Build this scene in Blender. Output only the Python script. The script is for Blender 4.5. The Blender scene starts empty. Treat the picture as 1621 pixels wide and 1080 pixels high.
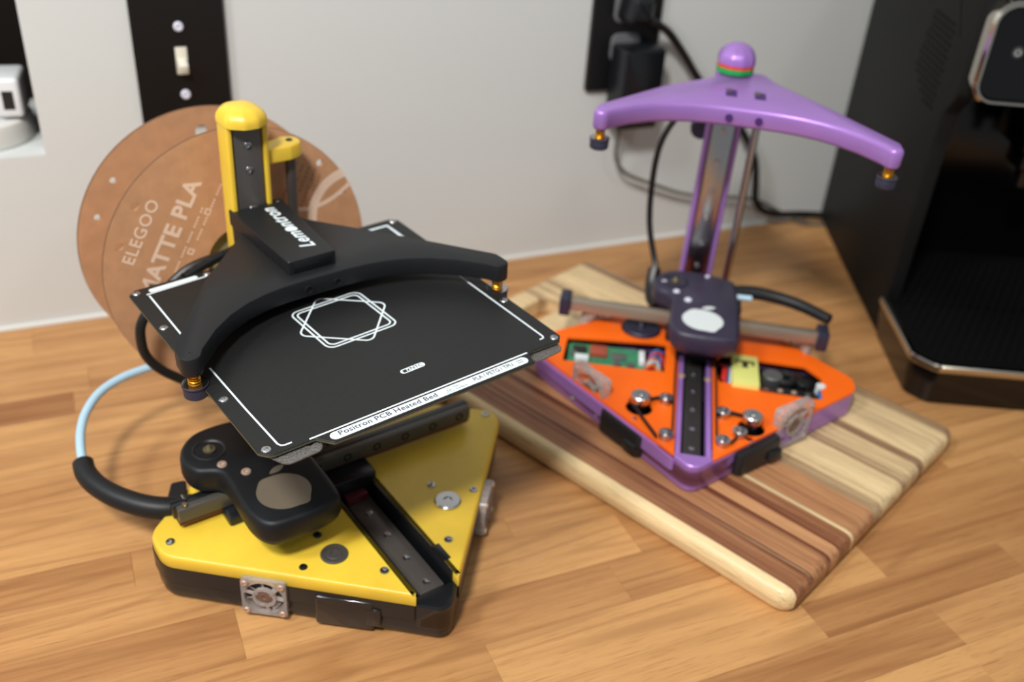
import bpy, bmesh, math, random
from math import sin, cos, pi, radians, sqrt, atan2
from mathutils import Matrix, Vector
random.seed(7)
scn = bpy.context.scene
COL = scn.collection
MM = 0.001

# ------------------------------------------------------------------ camera, world, lights
cam_d = bpy.data.cameras.new('camera')
cam = bpy.data.objects.new('camera', cam_d)
COL.objects.link(cam)
cam_d.sensor_width = 36.0
cam_d.lens = 35.0
cam_d.clip_start = 0.01
cam_d.clip_end = 50
CR = Matrix(((0.9171565,0.1594567,-0.3652362),(-0.3933792,0.5090572,-0.7655805),(0.0638492,0.8458335,0.5296121)))
cam.matrix_world = Matrix.Translation((0, 0, 0.512)) @ CR.to_4x4()
cam_d.dof.use_dof = True
cam_d.dof.focus_distance = 0.555
cam_d.dof.aperture_fstop = 5.0
scn.camera = cam

w = bpy.data.worlds.new('room_light')
scn.world = w
w.use_nodes = True
bg = w.node_tree.nodes['Background']
bg.inputs[0].default_value = (0.90, 0.95, 1.0, 1)
bg.inputs[1].default_value = 0.29

def area(name, loc, target, size, power, color, sy=None):
    d = bpy.data.lights.new(name, 'AREA')
    d.shape = 'RECTANGLE' if sy else 'DISK'
    d.size = size
    if sy: d.size_y = sy
    d.energy = power
    d.color = color
    o = bpy.data.objects.new(name, d)
    COL.objects.link(o)
    o.location = loc
    o.rotation_euler = (Vector(target) - Vector(loc)).to_track_quat('-Z', 'Y').to_euler()
    return o
area('ceiling_lamp_main', (-0.42, -0.18, 1.42), (0.15, 0.55, 0.0), 0.22, 25, (1.0, 0.97, 0.92))
area('ceiling_lamp_left', (-1.0, 0.2, 1.5), (0.1, 0.7, 0.1), 0.30, 15, (0.93, 0.97, 1.0))
area('ceiling_lamp_right', (0.75, -0.7, 1.75), (0.4, 0.6, 0.0), 0.20, 2.5, (1.0, 0.96, 0.90))

scn.view_settings.view_transform = 'Standard'
scn.view_settings.look = 'None'
scn.view_settings.exposure = -0.14
scn.view_settings.gamma = 1.0
scn.view_settings.use_curve_mapping = False

# ------------------------------------------------------------------ materials
def s2l(c):
    return tuple(((x / 255) / 12.92 if x / 255 <= 0.04045 else ((x / 255 + 0.055) / 1.055) ** 2.4) for x in c)

def mat(name, rgb, rough=0.5, metal=0.0, var=0.0, vscale=60.0, bump=0.0, bscale=400.0, spec=0.5, trans=0.0, alpha=1.0,
        emit=0.0, sss=0.0, coat=0.0, aniso=0.0):
    m = bpy.data.materials.new(name)
    m.use_nodes = True
    nt = m.node_tree
    b = nt.nodes['Principled BSDF']
    c = s2l(rgb)
    b.inputs['Base Color'].default_value = (*c, 1)
    b.inputs['Roughness'].default_value = rough
    b.inputs['Metallic'].default_value = metal
    b.inputs['Specular IOR Level'].default_value = spec
    b.inputs['Transmission Weight'].default_value = trans
    b.inputs['Alpha'].default_value = alpha
    b.inputs['Coat Weight'].default_value = coat
    b.inputs['Coat Roughness'].default_value = 0.15
    if sss:
        b.inputs['Subsurface Weight'].default_value = sss
        b.inputs['Subsurface Scale'].default_value = 0.004
    if emit:
        b.inputs['Emission Color'].default_value = (*c, 1)
        b.inputs['Emission Strength'].default_value = emit
    if var or bump:
        tc = nt.nodes.new('ShaderNodeTexCoord')
        if var:
            n = nt.nodes.new('ShaderNodeTexNoise')
            n.inputs['Scale'].default_value = vscale
            n.inputs['Detail'].default_value = 4
            nt.links.new(tc.outputs['Object'], n.inputs['Vector'])
            r = nt.nodes.new('ShaderNodeValToRGB')
            r.color_ramp.elements[0].position = 0.3
            r.color_ramp.elements[1].position = 0.7
            r.color_ramp.elements[0].color = (*[x * (1 - var) for x in c], 1)
            r.color_ramp.elements[1].color = (*[min(1, x * (1 + var)) for x in c], 1)
            nt.links.new(n.outputs['Fac'], r.inputs['Fac'])
            nt.links.new(r.outputs['Color'], b.inputs['Base Color'])
        if bump:
            n2 = nt.nodes.new('ShaderNodeTexNoise')
            n2.inputs['Scale'].default_value = bscale
            n2.inputs['Detail'].default_value = 3
            nt.links.new(tc.outputs['Object'], n2.inputs['Vector'])
            bp = nt.nodes.new('ShaderNodeBump')
            bp.inputs['Strength'].default_value = bump
            bp.inputs['Distance'].default_value = 0.001
            nt.links.new(n2.outputs['Fac'], bp.inputs['Height'])
            nt.links.new(bp.outputs['Normal'], b.inputs['Normal'])
    return m

def wood(name, light, dark, pore, along=(3.0, 60.0, 60.0), wavy=0.5, rough=0.42, amp=1.0):
    """obj.color.r = 0 light .. 1 dark; grain runs along local X"""
    m = bpy.data.materials.new(name)
    m.use_nodes = True
    nt = m.node_tree
    N, K = nt.nodes, nt.links
    b = N['Principled BSDF']
    b.inputs['Roughness'].default_value = rough
    b.inputs['Specular IOR Level'].default_value = 0.4
    oi = N.new('ShaderNodeObjectInfo')
    sep = N.new('ShaderNodeSeparateColor')
    K.new(oi.outputs['Color'], sep.inputs[0])
    tc = N.new('ShaderNodeTexCoord')
    off = N.new('ShaderNodeVectorMath'); off.operation = 'SCALE'
    off.inputs[0].default_value = (3.1, 1.7, 2.3)
    ml = N.new('ShaderNodeMath'); ml.operation = 'MULTIPLY'; ml.inputs[1].default_value = 7.0
    K.new(oi.outputs['Random'], ml.inputs[0]); K.new(ml.outputs[0], off.inputs['Scale'])
    add = N.new('ShaderNodeVectorMath'); add.operation = 'ADD'
    K.new(tc.outputs['Object'], add.inputs[0]); K.new(off.outputs[0], add.inputs[1])
    def stretched(sc, detail, rough_, dist=0.0):
        mp = N.new('ShaderNodeMapping'); mp.inputs['Scale'].default_value = sc
        K.new(add.outputs[0], mp.inputs['Vector'])
        n = N.new('ShaderNodeTexNoise'); n.inputs['Scale'].default_value = 1.0
        n.inputs['Detail'].default_value = detail; n.inputs['Roughness'].default_value = rough_
        n.inputs['Distortion'].default_value = dist
        K.new(mp.outputs[0], n.inputs['Vector'])
        return n.outputs['Fac']
    # cathedral figure : contour rings of a slow noise field
    slow = stretched((along[0] * 0.7, along[1] * 0.40, along[2] * 0.40), 1.0, 0.4, 0.25)
    rg = N.new('ShaderNodeMath'); rg.operation = 'MULTIPLY'; rg.inputs[1].default_value = 42.0
    K.new(slow, rg.inputs[0])
    sn = N.new('ShaderNodeMath'); sn.operation = 'SINE'; K.new(rg.outputs[0], sn.inputs[0])
    ring = N.new('ShaderNodeMapRange'); ring.inputs['From Min'].default_value = -1; ring.inputs['From Max'].default_value = 1
    ring.inputs['To Min'].default_value = 0; ring.inputs['To Max'].default_value = 1
    K.new(sn.outputs[0], ring.inputs['Value'])
    streak = stretched((along[0] * 1.6, along[1] * 4.0, along[2] * 4.0), 4.0, 0.6)
    fine = stretched((along[0] * 14, along[1] * 26, along[2] * 26), 2.0, 0.6)
    broad = stretched((along[0] * 1.0, along[1] * .6, along[2] * .6), 2.0, 0.5)
    # tone
    mx = N.new('ShaderNodeMix'); mx.data_type = 'RGBA'
    mx.inputs['A'].default_value = (*s2l(light), 1); mx.inputs['B'].default_value = (*s2l(dark), 1)
    t = N.new('ShaderNodeMath'); t.operation = 'MULTIPLY_ADD'; t.inputs[1].default_value = 0.9
    bm_ = N.new('ShaderNodeMapRange'); bm_.inputs['From Min'].default_value = .35; bm_.inputs['From Max'].default_value = .65
    bm_.inputs['To Min'].default_value = -0.12; bm_.inputs['To Max'].default_value = 0.14
    K.new(broad, bm_.inputs['Value'])
    K.new(sep.outputs[0], t.inputs[0]); K.new(bm_.outputs[0], t.inputs[2])
    sr = N.new('ShaderNodeMapRange'); sr.inputs['From Min'].default_value = .3; sr.inputs['From Max'].default_value = .7
    sr.inputs['To Min'].default_value = -.13 * amp; sr.inputs['To Max'].default_value = .16 * amp
    K.new(streak, sr.inputs['Value'])
    t2 = N.new('ShaderNodeMath'); t2.operation = 'ADD'; t2.use_clamp = True
    K.new(t.outputs[0], t2.inputs[0]); K.new(sr.outputs[0], t2.inputs[1])
    K.new(t2.outputs[0], mx.inputs['Factor'])
    # rings + pores darken
    rp = N.new('ShaderNodeMath'); rp.operation = 'POWER'; rp.inputs[1].default_value = 5.0
    K.new(ring.outputs[0], rp.inputs[0])
    rw = N.new('ShaderNodeMath'); rw.operation = 'MULTIPLY'; rw.inputs[1].default_value = wavy * 0.5
    K.new(rp.outputs[0], rw.inputs[0])
    fr = N.new('ShaderNodeMapRange'); fr.inputs['From Min'].default_value = .56; fr.inputs['From Max'].default_value = .78
    fr.inputs['To Min'].default_value = 0; fr.inputs['To Max'].default_value = .68
    K.new(fine, fr.inputs['Value'])
    ad = N.new('ShaderNodeMath'); ad.operation = 'MAXIMUM'
    K.new(rw.outputs[0], ad.inputs[0]); K.new(fr.outputs[0], ad.inputs[1])
    m2 = N.new('ShaderNodeMix'); m2.data_type = 'RGBA'
    m2.inputs['B'].default_value = (*s2l(pore), 1)
    K.new(mx.outputs['Result'], m2.inputs['A']); K.new(ad.outputs[0], m2.inputs['Factor'])
    K.new(m2.outputs['Result'], b.inputs['Base Color'])
    bp = N.new('ShaderNodeBump'); bp.inputs['Strength'].default_value = 0.15; bp.inputs['Distance'].default_value = 0.0006
    bp.invert = True
    K.new(ad.outputs[0], bp.inputs['Height']); K.new(bp.outputs['Normal'], b.inputs['Normal'])
    return m

M = {}
M['wall'] = mat('wall_paint', (212, 215, 213), 0.75, bump=0.12, bscale=160)
M['niche_dark'] = mat('niche_brown', (20, 13, 8), 0.8, spec=0.2)
M['white_paint'] = mat('white_paint', (214, 213, 208), 0.55)
M['counter'] = wood('oak_staves', (204, 153, 97), (136, 84, 46), (112, 62, 30), wavy=0.55)
M['glue'] = mat('counter_core', (140, 90, 52), 0.6)
M['board'] = wood('acacia_strips', (236, 208, 158), (112, 66, 48), (70, 40, 28), wavy=0.35, rough=0.4, amp=1.9)
M['board_red'] = wood('acacia_red_strips', (204, 150, 104), (108, 56, 36), (84, 44, 30), wavy=0.4, rough=0.4, amp=2.4)
M['black'] = mat('matte_black_print', (27, 28, 30), 0.46, bump=0.05, bscale=900, spec=0.35)
M['black_gloss'] = mat('satin_black_print', (22, 24, 27), 0.28, spec=0.5)
M['head_black'] = mat('blue_black_print', (13, 17, 21), 0.5, var=0.3, vscale=40, spec=0.35)
M['bed'] = mat('black_solder_mask', (22, 23, 23), 0.44, bump=0.04, bscale=900, spec=0.32)
M['edge'] = mat('board_edge', (86, 84, 66), 0.5)
M['ink'] = mat('white_silkscreen', (226, 236, 240), 0.5)
M['ink_dark'] = mat('dark_lettering', (60, 62, 80), 0.6)
M['sheet'] = mat('powder_coated_sheet', (98, 94, 90), 0.42, var=0.6, vscale=1100, bump=0.6, bscale=1500)
M['yellow'] = mat('yellow_print', (232, 196, 64), 0.33, var=0.10, vscale=22, bump=0.05, bscale=700, sss=0.4)
M['orange'] = mat('orange_print', (255, 106, 4), 0.5, var=0.05, vscale=30)
M['purple'] = mat('silk_purple_print', (168, 124, 202), 0.34, metal=0.3, var=0.05, vscale=30)
M['head_purple'] = mat('dark_purple_print', (52, 46, 66), 0.42, var=0.1)
M['navy'] = mat('navy_print', (44, 43, 62), 0.45)
M['steel'] = mat('polished_steel', (190, 190, 192), 0.22, metal=1.0)
M['dark_steel'] = mat('dark_rail_steel', (104, 98, 94), 0.36, metal=0.6)
M['rail_black'] = mat('black_rail', (56, 54, 52), 0.36, metal=0.3)
M['rose'] = mat('rose_gold_screw', (200, 172, 154), 0.35, metal=0.5)
M['brass'] = mat('brass', (214, 160, 60), 0.3, metal=1.0)
M['spring'] = mat('gold_spring', (226, 158, 40), 0.3, metal=0.9)
M['cardboard'] = mat('kraft_cardboard', (190, 142, 104), 0.75, var=0.08, vscale=90, bump=0.15, bscale=260)
M['card_edge'] = mat('cardboard_edge', (120, 84, 58), 0.85)
M['card_ink'] = mat('pale_print', (228, 200, 178), 0.7)
M['card_ink2'] = mat('brown_print', (150, 100, 70), 0.7)
M['taupe'] = mat('taupe_inlay', (104, 94, 80), 0.5)
M['white_inlay'] = mat('white_inlay', (222, 230, 230), 0.45)
M['clear'] = mat('clear_plastic', (236, 228, 224), 0.16, trans=0.72, spec=0.6)
M['gantry_steel'] = mat('grey_gantry_rail', (76, 73, 67), 0.34, metal=0.1)
M['button'] = mat('dark_button', (52, 54, 53), 0.35)
M['symbol'] = mat('pale_symbol', (170, 176, 172), 0.4)
M['beam_steel'] = mat('brushed_beam_steel', (168, 158, 142), 0.42, metal=0.6)
M['red_brown'] = mat('red_brown_print', (92, 42, 32), 0.4)
M['dark_red'] = mat('dark_red_board', (80, 16, 28), 0.4)
M['vent'] = mat('vent_black', (5, 5, 5), 0.9, spec=0.05)
M['smoke'] = mat('smoked_plastic', (60, 52, 48), 0.12, trans=0.5)
M['smoke_blade'] = mat('frosted_blade', (206, 196, 190), 0.2, trans=0.5)
M['tube'] = mat('pale_blue_tube', (176, 208, 226), 0.35, sss=0.1)
M['cable'] = mat('black_cable', (18, 18, 19), 0.4)
M['grey_cable'] = mat('grey_cable', (96, 94, 86), 0.5)
M['pcb'] = mat('green_circuit_board', (44, 128, 92), 0.35, var=0.2, vscale=300)
M['chip'] = mat('black_chip', (24, 25, 27), 0.4)
M['shield'] = mat('grey_shield', (132, 134, 134), 0.35, metal=0.8)
M['copper'] = mat('red_heatsink', (176, 84, 62), 0.45, metal=0.3)
M['psu_yellow'] = mat('pale_yellow_tape', (226, 226, 128), 0.5)
M['red_wire'] = mat('red_wire', (206, 44, 40), 0.4)
M['orange_wire'] = mat('orange_wire', (230, 130, 50), 0.4)
M['blue_wire'] = mat('blue_wire', (50, 110, 170), 0.4)
M['red_stripe'] = mat('red_print', (214, 74, 54), 0.5)
M['green_stripe'] = mat('green_print', (20, 160, 74), 0.5)
M['plate_black'] = mat('black_cover_plate', (15, 16, 17), 0.38)
M['outlet_grey'] = mat('outlet_face', (112, 112, 116), 0.5)
M['toggle'] = mat('cream_toggle', (228, 224, 208), 0.4)
M['lilac_screw'] = mat('painted_screw_head', (226, 226, 240), 0.35)
M['machine'] = mat('machine_black', (14, 14, 14), 0.6, bump=0.08, bscale=500, spec=0.25)
M['machine_gloss'] = mat('machine_gloss_black', (8, 8, 9), 0.16)
M['machine_grid'] = mat('drip_grid_black', (8, 8, 8), 0.75, spec=0.1)
M['chrome'] = mat('chrome_trim', (205, 198, 186), 0.14, metal=1.0)
M['belt'] = mat('rubber_belt', (26, 24, 24), 0.6)
M['usb_slot'] = mat('port_black', (28, 32, 28), 0.4)
M['white_plastic'] = mat('white_plastic', (226, 228, 230), 0.35)
M['fan_hub'] = mat('brown_fan_hub', (110, 82, 70), 0.4)
M['hotend'] = mat('dull_nozzle', (112, 102, 76), 0.45, metal=0.6)
M['khaki'] = mat('khaki_core', (150, 144, 108), 0.7)
M['floor'] = mat('floor_boards', (120, 110, 100), 0.6)

# the heated plate shows its copper tracks as a faint fine weave under the black mask
_nt = M['bed'].node_tree
_tc = _nt.nodes.new('ShaderNodeTexCoord')
_br = _nt.nodes.new('ShaderNodeTexBrick')
_br.inputs['Scale'].default_value = 190
_br.inputs['Mortar Size'].default_value = 0.035
_br.inputs['Color1'].default_value = (*s2l((21, 22, 22)), 1)
_br.inputs['Color2'].default_value = (*s2l((25, 26, 26)), 1)
_br.inputs['Mortar'].default_value = (*s2l((33, 34, 34)), 1)
_nt.links.new(_tc.outputs['Object'], _br.inputs['Vector'])
_nt.links.new(_br.outputs['Color'], _nt.nodes['Principled BSDF'].inputs['Base Color'])

# ------------------------------------------------------------------ mesh builder (units: millimetres, local)
def round_poly(pts, r, n=6):
    out = []
    k = len(pts)
    for i, p in enumerate(pts):
        rr = r[i] if isinstance(r, (list, tuple)) else r
        p = Vector(p[:2]); a = Vector(pts[i - 1][:2]); c = Vector(pts[(i + 1) % k][:2])
        u = (a - p); v = (c - p)
        if rr <= 0 or u.length < 1e-6 or v.length < 1e-6:
            out.append(p); continue
        un, vn = u.normalized(), v.normalized()
        ang = un.angle(vn)
        if ang > pi - 0.03:
            out.append(p); continue
        d = min(rr / math.tan(ang / 2), 0.48 * u.length, 0.48 * v.length)
        rr2 = d * math.tan(ang / 2)
        p0 = p + un * d; p1 = p + vn * d
        cen = p + (un + vn).normalized() * (rr2 / sin(ang / 2))
        a0 = atan2(p0.y - cen.y, p0.x - cen.x); a1 = atan2(p1.y - cen.y, p1.x - cen.x)
        da = (a1 - a0 + pi) % (2 * pi) - pi
        for j in range(n + 1):
            t = a0 + da * j / n
            out.append(Vector((cen.x + rr2 * cos(t), cen.y + rr2 * sin(t))))
    return out

def signed_area(p):
    return 0.5 * sum(p[i - 1].x * p[i].y - p[i].x * p[i - 1].y for i in range(len(p)))

def offset_poly(p, d):
    k = len(p); out = []
    for i in range(k):
        a, b, c = p[i - 1], p[i], p[(i + 1) % k]
        e1 = (b - a); e2 = (c - b)
        if e1.length < 1e-9: e1 = e2
        if e2.length < 1e-9: e2 = e1
        n1 = Vector((e1.y, -e1.x)).normalized(); n2 = Vector((e2.y, -e2.x)).normalized()
        nn = n1 + n2
        if nn.length < 1e-6: out.append(b.copy()); continue
        nn.normalize()
        out.append(b + nn * d / max(0.35, nn.dot(n1)))
    return out

def circle(cx, cy, r, n=32, a0=0.0):
    return [Vector((cx + r * cos(a0 + 2 * pi * i / n), cy + r * sin(a0 + 2 * pi * i / n))) for i in range(n)]

def smooth_path(pts, sub=8):
    P = [Vector(p) for p in pts]
    out = []
    for i in range(len(P) - 1):
        p0 = P[max(i - 1, 0)]; p1 = P[i]; p2 = P[i + 1]; p3 = P[min(i + 2, len(P) - 1)]
        for j in range(sub):
            t = j / sub
            out.append(0.5 * ((2 * p1) + (p2 - p0) * t + (2 * p0 - 5 * p1 + 4 * p2 - p3) * t * t + (3 * p1 - p0 - 3 * p2 + p3) * t ** 3))
    out.append(P[-1])
    return out

class MB:
    def __init__(s):
        s.bm = bmesh.new()
        s.X = Matrix.Identity(4)
    def v(s, p):
        return s.bm.verts.new(s.X @ Vector(p))
    def face(s, vs):
        try: return s.bm.faces.new(vs)
        except ValueError: return None
    def box(s, x0, y0, z0, x1, y1, z1, bev=0.0, seg=2):
        vs = [s.v((x, y, z)) for z in (z0, z1) for x, y in ((x0, y0), (x1, y0), (x1, y1), (x0, y1))]
        fs = [(3, 2, 1, 0), (4, 5, 6, 7), (0, 1, 5, 4), (1, 2, 6, 5), (2, 3, 7, 6), (3, 0, 4, 7)]
        F = [s.face([vs[i] for i in f]) for f in fs]
        if bev > 0:
            es = list({e for f in F for e in f.edges})
            bmesh.ops.bevel(s.bm, geom=es, offset=bev, segments=seg, profile=0.5, affect='EDGES')
        return s
    def prism(s, poly, rings, cap0=True, cap1=True):
        poly = [Vector(p[:2]) for p in poly]
        if signed_area(poly) < 0: poly.reverse()
        R = []
        for z, off in rings:
            q = offset_poly(poly, off) if off else poly
            R.append([s.v((p.x, p.y, z)) for p in q])
        k = len(poly)
        for a, b in zip(R, R[1:]):
            for i in range(k):
                j = (i + 1) % k
                s.face([a[i], a[j], b[j], b[i]])
        if cap0: s.face(list(reversed(R[0])))
        if cap1: s.face(R[-1])
        return s
    def holed(s, outer, holes, z0, z1):
        """flat plate with through holes"""
        loops = [[Vector(p[:2]) for p in outer]] + [[Vector(p[:2]) for p in h] for h in holes]
        tmp = bmesh.new()
        es = []
        for lp in loops:
            vs = [tmp.verts.new((p.x, p.y, 0)) for p in lp]
            for i in range(len(vs)):
                es.append(tmp.edges.new((vs[i - 1], vs[i])))
        bmesh.ops.triangle_fill(tmp, use_beauty=True, use_dissolve=False, edges=es)
        tmp.normal_update()
        top = {}; bot = {}
        for vv in tmp.verts:
            top[vv] = s.v((vv.co.x, vv.co.y, z1)); bot[vv] = s.v((vv.co.x, vv.co.y, z0))
        for f in tmp.faces:
            vs = list(f.verts)
            if f.normal.z < 0: vs.reverse()
            s.face([top[x] for x in vs]); s.face([bot[x] for x in reversed(vs)])
        for e in tmp.edges:
            if len(e.link_faces) == 1:
                a, b = e.verts
                f = e.link_faces[0]; vs = list(f.verts); i = vs.index(a)
                if (vs[(i + 1) % len(vs)] is b) == (f.normal.z > 0): a, b = b, a
                s.face([top[a], top[b], bot[b], bot[a]])
        tmp.free()
        return s
    def lathe(s, prof, n=24, cx=0, cy=0, cap=True):
        R = []
        for r, z in prof:
            if r < 1e-6: R.append([s.v((cx, cy, z))])
            else: R.append([s.v((cx + r * cos(2 * pi * i / n), cy + r * sin(2 * pi * i / n), z)) for i in range(n)])
        for a, b in zip(R, R[1:]):
            for i in range(n):
                j = (i + 1) % n
                if len(a) == 1 and len(b) == 1: continue
                if len(a) == 1: s.face([a[0], b[j], b[i]])
                elif len(b) == 1: s.face([a[i], a[j], b[0]])
                else: s.face([a[i], a[j], b[j], b[i]])
        if cap:
            if len(R[0]) > 1: s.face(list(reversed(R[0])))
            if len(R[-1]) > 1: s.face(R[-1])
        return s
    def cyl(s, a, b, r, n=16, r2=None):
        return s.tube([a, b], r, n, r_end=r2)
    def tube(s, path, r, n=10, r_end=None, flat=1.0, cap=True):
        P = [Vector(p) for p in path]
        up = Vector((0, 0, 1)); prev = None; R = []
        L = len(P)
        for i, p in enumerate(P):
            t = (P[min(i + 1, L - 1)] - P[max(i - 1, 0)]).normalized()
            if prev is None:
                u = t.cross(up)
                if u.length < 1e-3: u = t.cross(Vector((1, 0, 0)))
                u.normalize()
            else:
                u = (prev - t * prev.dot(t)).normalized()
            prev = u; vv = u.cross(t)
            rr = r if r_end is None else r + (r_end - r) * i / (L - 1)
            R.append([s.v(p + u * rr * cos(2 * pi * k / n) + vv * rr * flat * sin(2 * pi * k / n)) for k in range(n)])
        for a, b in zip(R, R[1:]):
            for i in range(n):
                j = (i + 1) % n
                s.face([a[j], a[i], b[i], b[j]])
        if cap:
            s.face(R[0]); s.face(list(reversed(R[-1])))
        return s
    def ribbon(s, path, wd, h, closed=False):
        """flat line of width wd lying in local xy, h thick, path z = underside"""
        P = [Vector(p) for p in path]; L = len(P); A = []; B = []
        for i, p in enumerate(P):
            if closed: a, c = P[i - 1], P[(i + 1) % L]
            else: a, c = P[max(i - 1, 0)], P[min(i + 1, L - 1)]
            t = (c - a); t.z = 0; t.normalize(); nn = Vector((-t.y, t.x, 0)) * wd / 2
            A.append((p + nn, p - nn))
        V = [(s.v(a), s.v(b), s.v(a + Vector((0, 0, h))), s.v(b + Vector((0, 0, h)))) for a, b in A]
        rng = range(L) if closed else range(L - 1)
        for i in rng:
            a, b = V[i], V[(i + 1) % L]
            s.face([a[3], b[3], b[2], a[2]]); s.face([a[0], b[0], b[1], a[1]])
            s.face([a[2], b[2], b[0], a[0]]); s.face([a[1], b[1], b[3], a[3]])
        if not closed:
            a = V[0]; s.face([a[0], a[1], a[3], a[2]]); a = V[-1]; s.face([a[1], a[0], a[2], a[3]])
        return s
    def text(s, body, x, y, z, wd, ht, h=0.15, rot=0.0, shear=0.0, bold=0.0, spacing=1.0, center=False, Mx=None):
        """text fitted to a wd x ht box, lower-left corner (or centre) at x,y; lying in local xy"""
        cu = bpy.data.curves.new('lettering', 'FONT')
        cu.body = body; cu.shear = shear; cu.offset = bold; cu.space_character = spacing; cu.resolution_u = 3
        ob = bpy.data.objects.new('lettering', cu)
        me = bpy.data.meshes.new_from_object(ob)
        xs = [v.co.x for v in me.vertices]; ys = [v.co.y for v in me.vertices]
        x0, x1, y0, y1 = min(xs), max(xs), min(ys), max(ys)
        sx = wd / (x1 - x0); sy = ht / (y1 - y0)
        T = Matrix.Translation((x, y, z)) @ Matrix.Rotation(rot, 4, 'Z')
        if Mx is not None: T = Mx
        cxx = -wd / 2 if center else 0; cyy = -ht / 2 if center else 0
        vt = []; vb = []
        for v in me.vertices:
            p = Vector(((v.co.x - x0) * sx + cxx, (v.co.y - y0) * sy + cyy, 0))
            vb.append(s.v(T @ p)); vt.append(s.v(T @ (p + Vector((0, 0, h)))))
        ec = {}
        for p in me.polygons:
            ids = list(p.vertices)
            if p.normal.z < 0: ids.reverse()
            s.face([vt[i] for i in ids])
            for a, b in zip(ids, ids[1:] + ids[:1]):
                ec[(a, b)] = True
        for (a, b) in ec:
            if (b, a) not in ec: s.face([vt[a], vb[a], vb[b], vt[b]])
        bpy.data.objects.remove(ob); bpy.data.curves.remove(cu); bpy.data.meshes.remove(me)
        return s
    def build(s, name, material, parent=None, smooth=True, deg=32):
        bm = s.bm
        bmesh.ops.remove_doubles(bm, verts=bm.verts, dist=1e-5)
        bmesh.ops.recalc_face_normals(bm, faces=bm.faces)
        for v in bm.verts: v.co *= MM
        me = bpy.data.meshes.new(name)
        if smooth:
            for f in bm.faces: f.smooth = True
            lim = radians(deg)
            for e in bm.edges:
                if len(e.link_faces) == 2 and e.calc_face_angle(0) > lim: e.smooth = False
        bm.to_mesh(me); bm.free()
        o = bpy.data.objects.new(name, me)
        COL.objects.link(o)
        for mm in (material if isinstance(material, (list, tuple)) else [material]):
            me.materials.append(mm)
        if parent: o.parent = parent
        return o

def thing(name, label, cat, loc=(0, 0, 0), rotz=0.0, group=None):
    o = bpy.data.objects.new(name, None)
    COL.objects.link(o)
    o.empty_display_size = 0.02
    o.location = loc; o.rotation_euler = (0, 0, rotz)
    o['label'] = label; o['category'] = cat
    if group: o['group'] = group
    return o
def tag(o, label, cat, group=None):
    o['label'] = label; o['category'] = cat
    if group: o['group'] = group
    return o
def struct(o):
    o['kind'] = 'structure'; return o

# shared screw mesh, 1 mm radius, pan head with a hex socket, base at z = 0
_screws = {}
def screw(parent, x, y, z, r, material, axis='Z', name='screw', flat=0.6):
    key = material.name
    if key not in _screws:
        b = MB(); b.lathe([(1, 0), (1, .45), (.86, .8), (.5, .95), (.45, .95), (.36, .35), (0, .35)], 14)
        o = b.build(name, material); _screws[key] = o.data
        o.data = o.data
        bpy.data.objects.remove(o)
    o = bpy.data.objects.new(name, _screws[key])
    COL.objects.link(o)
    o.parent = parent
    o.location = (x * MM, y * MM, z * MM)
    o.scale = (r, r, r * flat)
    if axis == 'Y-': o.rotation_euler = (pi / 2, 0, 0)
    elif isinstance(axis, tuple): o.rotation_euler = axis
    return o

# ------------------------------------------------------------------ the room
YW = 900.7
def hollow_wall():
    b = MB()
    X0, X1, Z0, Z1 = -1300, 1500, -900, 1500
    nx0, nx1, nz0, nz1 = -330, -30, 166.2, 560
    b.X = Matrix(((1, 0, 0, 0), (0, 0, -1, YW), (0, 1, 0, 0), (0, 0, 0, 1)))   # local x,y -> world x,z ; local z -> -y
    b.holed([(X0, Z0), (X1, Z0), (X1, Z1), (X0, Z1)], [[(nx0, nz0), (nx1, nz0), (nx1, nz1), (nx0, nz1)]], -14, 0)
    return b.build('wall_back', M['wall'], smooth=False)
wall = struct(hollow_wall())
b = MB()
for args in ((-334, YW + 14, 162, -26, YW + 150, 166.2), (-334, YW + 14, 560, -26, YW + 150, 564), (-334, YW + 150, 162, -26, YW + 154, 564)):
    b.box(*args)
b.box(-334, YW + 14, 166.2, -330, YW + 150, 560); b.box(-30, YW + 14, 166.2, -26, YW + 150, 560)
nl = b.build('niche_lining', M['niche_dark'], wall, smooth=False)
b = MB(); b.box(-330, YW + 1, 165.5, -30, YW + 149, 167.2); b.build('niche_sill', M['wall'], wall)
b = MB(); b.tube([(-1300, YW - 0.6, 0.6), (1500, YW - 0.6, 0.6)], 3.2, 8)
struct(b.build('baseboard_back', M['white_paint']))
b = MB(); b.box(-1300, -1600, -910, 1500, YW - 1, -900)
struct(b.build('floor', M['floor'], smooth=False))

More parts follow.
